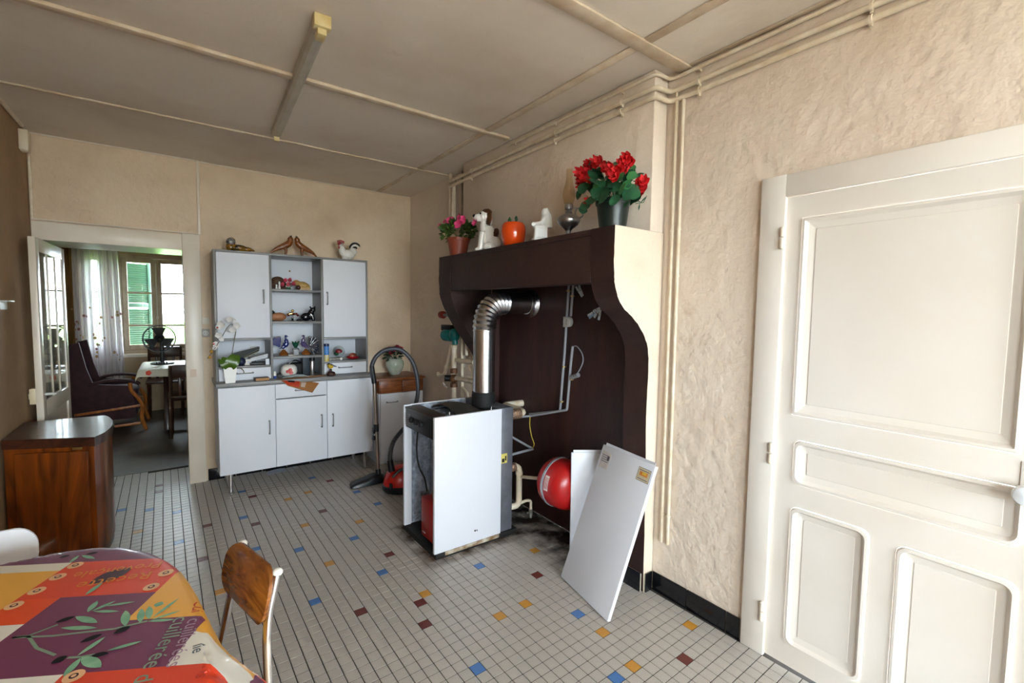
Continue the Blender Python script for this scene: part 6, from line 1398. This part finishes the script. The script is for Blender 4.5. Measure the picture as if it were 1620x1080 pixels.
# wooden chairs round the far table
def dchair(label, loc, rz, hb=.90):
    t = thing('wooden_chair', label, 'chair', loc, rz)
    for s in (-1, 1):
        b = nb(); tube(b, [(s*.18, -.19, 0), (s*.175, -.18, .45), (s*.17, -.215, hb)], [.017, .019, .015], 8); obj('rear_leg', b, dwood, t)
        b = nb(); tube(b, [(s*.17, .18, 0), (s*.17, .18, .43)], [.014, .019], 8); obj('front_leg', b, dwood, t)
        b = nb(); box(b, (s*.17-.009, -.17, .20), (s*.17+.009, .17, .225), .002); obj('stretcher', b, dwood, t)
    b = nb(); box(b, (-.20, -.20, .43), (.20, .20, .46), .008); obj('seat', b, dwood, t)
    b = nb(); box(b, (-.165, -.215, hb-.14), (.165, -.195, hb), .006); obj('top_rail', b, dwood, t)
    for x in (-.09, 0, .09):
        b = nb(); box(b, (x-.015, -.20, .46), (x+.015, -.188, hb-.14), .002); obj('splat', b, dwood, t)
dchair('dark wooden chair in front of the far table', (.115, 6.28, 0), 0, .80)
dchair('dark wooden chair behind the far table under the window', (-.12, 7.58, 0), PI, .88)
# curtain
q0, q1 = PX(117, 450, y=7.80), PX(192, 450, y=7.80)
voile = bpy.data.materials.new('voile'); voile.use_nodes = True; N = voile.node_tree.nodes; L = voile.node_tree.links; N.remove(N['Principled BSDF'])
tr = N.new('ShaderNodeBsdfTransparent'); tl = N.new('ShaderNodeBsdfTranslucent'); df = N.new('ShaderNodeBsdfDiffuse'); m1 = N.new('ShaderNodeMixShader'); m2 = N.new('ShaderNodeMixShader')
tl.inputs[0].default_value = (.82, .80, .86, 1); df.inputs[0].default_value = (.75, .72, .76, 1); m1.inputs[0].default_value = .45; m2.inputs[0].default_value = .85
L.new(tl.outputs[0], m1.inputs[1]); L.new(df.outputs[0], m1.inputs[2]); L.new(tr.outputs[0], m2.inputs[1]); L.new(m1.outputs[0], m2.inputs[2]); L.new(m2.outputs[0], N['Material Output'].inputs[0])
ct_ = thing('curtain', 'sheer white curtain with embroidered flowers beside the far window', 'curtain', ((q0.x+q1.x)/2, 7.80, .45))
CX0, CX1 = q0.x-.03, q1.x
def cur(u, v):
    z = .45+1.90*v; x = CX0+(CX1-CX0)*u*(1-.06*v); return (x, 7.80+.028*math.sin(u*46+.8*math.sin(3*v))*(1-.3*v)+.012*math.sin(u*97), z)
b = nb(); grid(b, cur, 120, 24); obj('voile', b, voile, ct_, True, angle=80)
em = mat('embroidery', '#a07a6a', .7, col2='#8d5560', nscale=30); fe = flowermesh('embroidered_flower', .022, em, 5, 1, .05); fe2 = flowermesh('embroidered_flower', .020, mat('embroidery_gold', '#a88a5a', .7), 5, 1, .05)
for k in range(46):
    u, v = rf.random(), rf.uniform(.12, .50); p = Vector(cur(u, v)); o = link('embroidered_flower', rf.choice((fe, fe2)), ct_, True); o.location = p+Vector((0, -.012, 0))-Vector((0, 0, 0)); o.rotation_euler = (PI/2, 0, rf.random()*6); s = rf.uniform(.5, 1.1); o.scale = (s, s, s)
b = nb(); tube(b, [(CX0-.1, 7.80, 2.36), (FW[1]+.2, 7.80, 2.36)], .012, 10); obj('rod', b, dwood, ct_, True)
b = nb(); sheet(b, lambda u, v: (CX0-.13+.16*u, 7.83+.02*math.sin(u*20), .10+2.25*v), 16, 4, .003); tag(obj('side_curtain', b, mat('mustard_drape', '#7d5c2e', .8)), 'heavy mustard brown drape beside the sheer curtain', 'curtain')
# lantern outside
q = PX(281, 408, y=YW+.55); t = thing('lantern', 'black lantern hanging outside the far window', 'lantern', (q.x, YW+.55, q.z-.07))
b = nb(); lathe(b, [(.035, 0), (.045, .01), (.03, .016), (0, .017)], (0, 0, 0), 6); obj('base', b, black, t)
b = nb(); lathe(b, [(.085, .17), (.06, .20), (.02, .23), (.01, .26), (0, .262)], (0, 0, 0), 6); obj('cap', b, black, t)
for k in range(6):
    a = k*PI/3; b = nb(); tube(b, [(.042*math.cos(a), .042*math.sin(a), .012), (.075*math.cos(a), .075*math.sin(a), .172)], .004, 5); obj('bar', b, black, t)
b = nb(); tube(b, spline([(0, 0, .26), (0, 0, .32), (.10, 0, .36), (.24, -.15, .34), (.30, -.27, .30)], 5), .006, 8); obj('bracket', b, black, t)
b = nb()
for k in range(1): ball(b, (0, 0, 0), 1)
b.free()
# hedge in the garden
hb_ = nb(); rh = random.Random(2)
for k in range(60): ball(hb_, (rh.uniform(-7, 7), rh.uniform(14, 16), rh.uniform(-.3, .5)), (rh.uniform(.5, 1), rh.uniform(.4, .8), rh.uniform(.4, .8)), 8, 6)
o = obj('hedge', hb_, mat('hedge_green', '#6f9a4a', .9, col2='#557f38', nscale=4)); o['kind'] = 'stuff'; o['label'] = 'low green hedge in the garden beyond the window'; o['category'] = 'hedge'
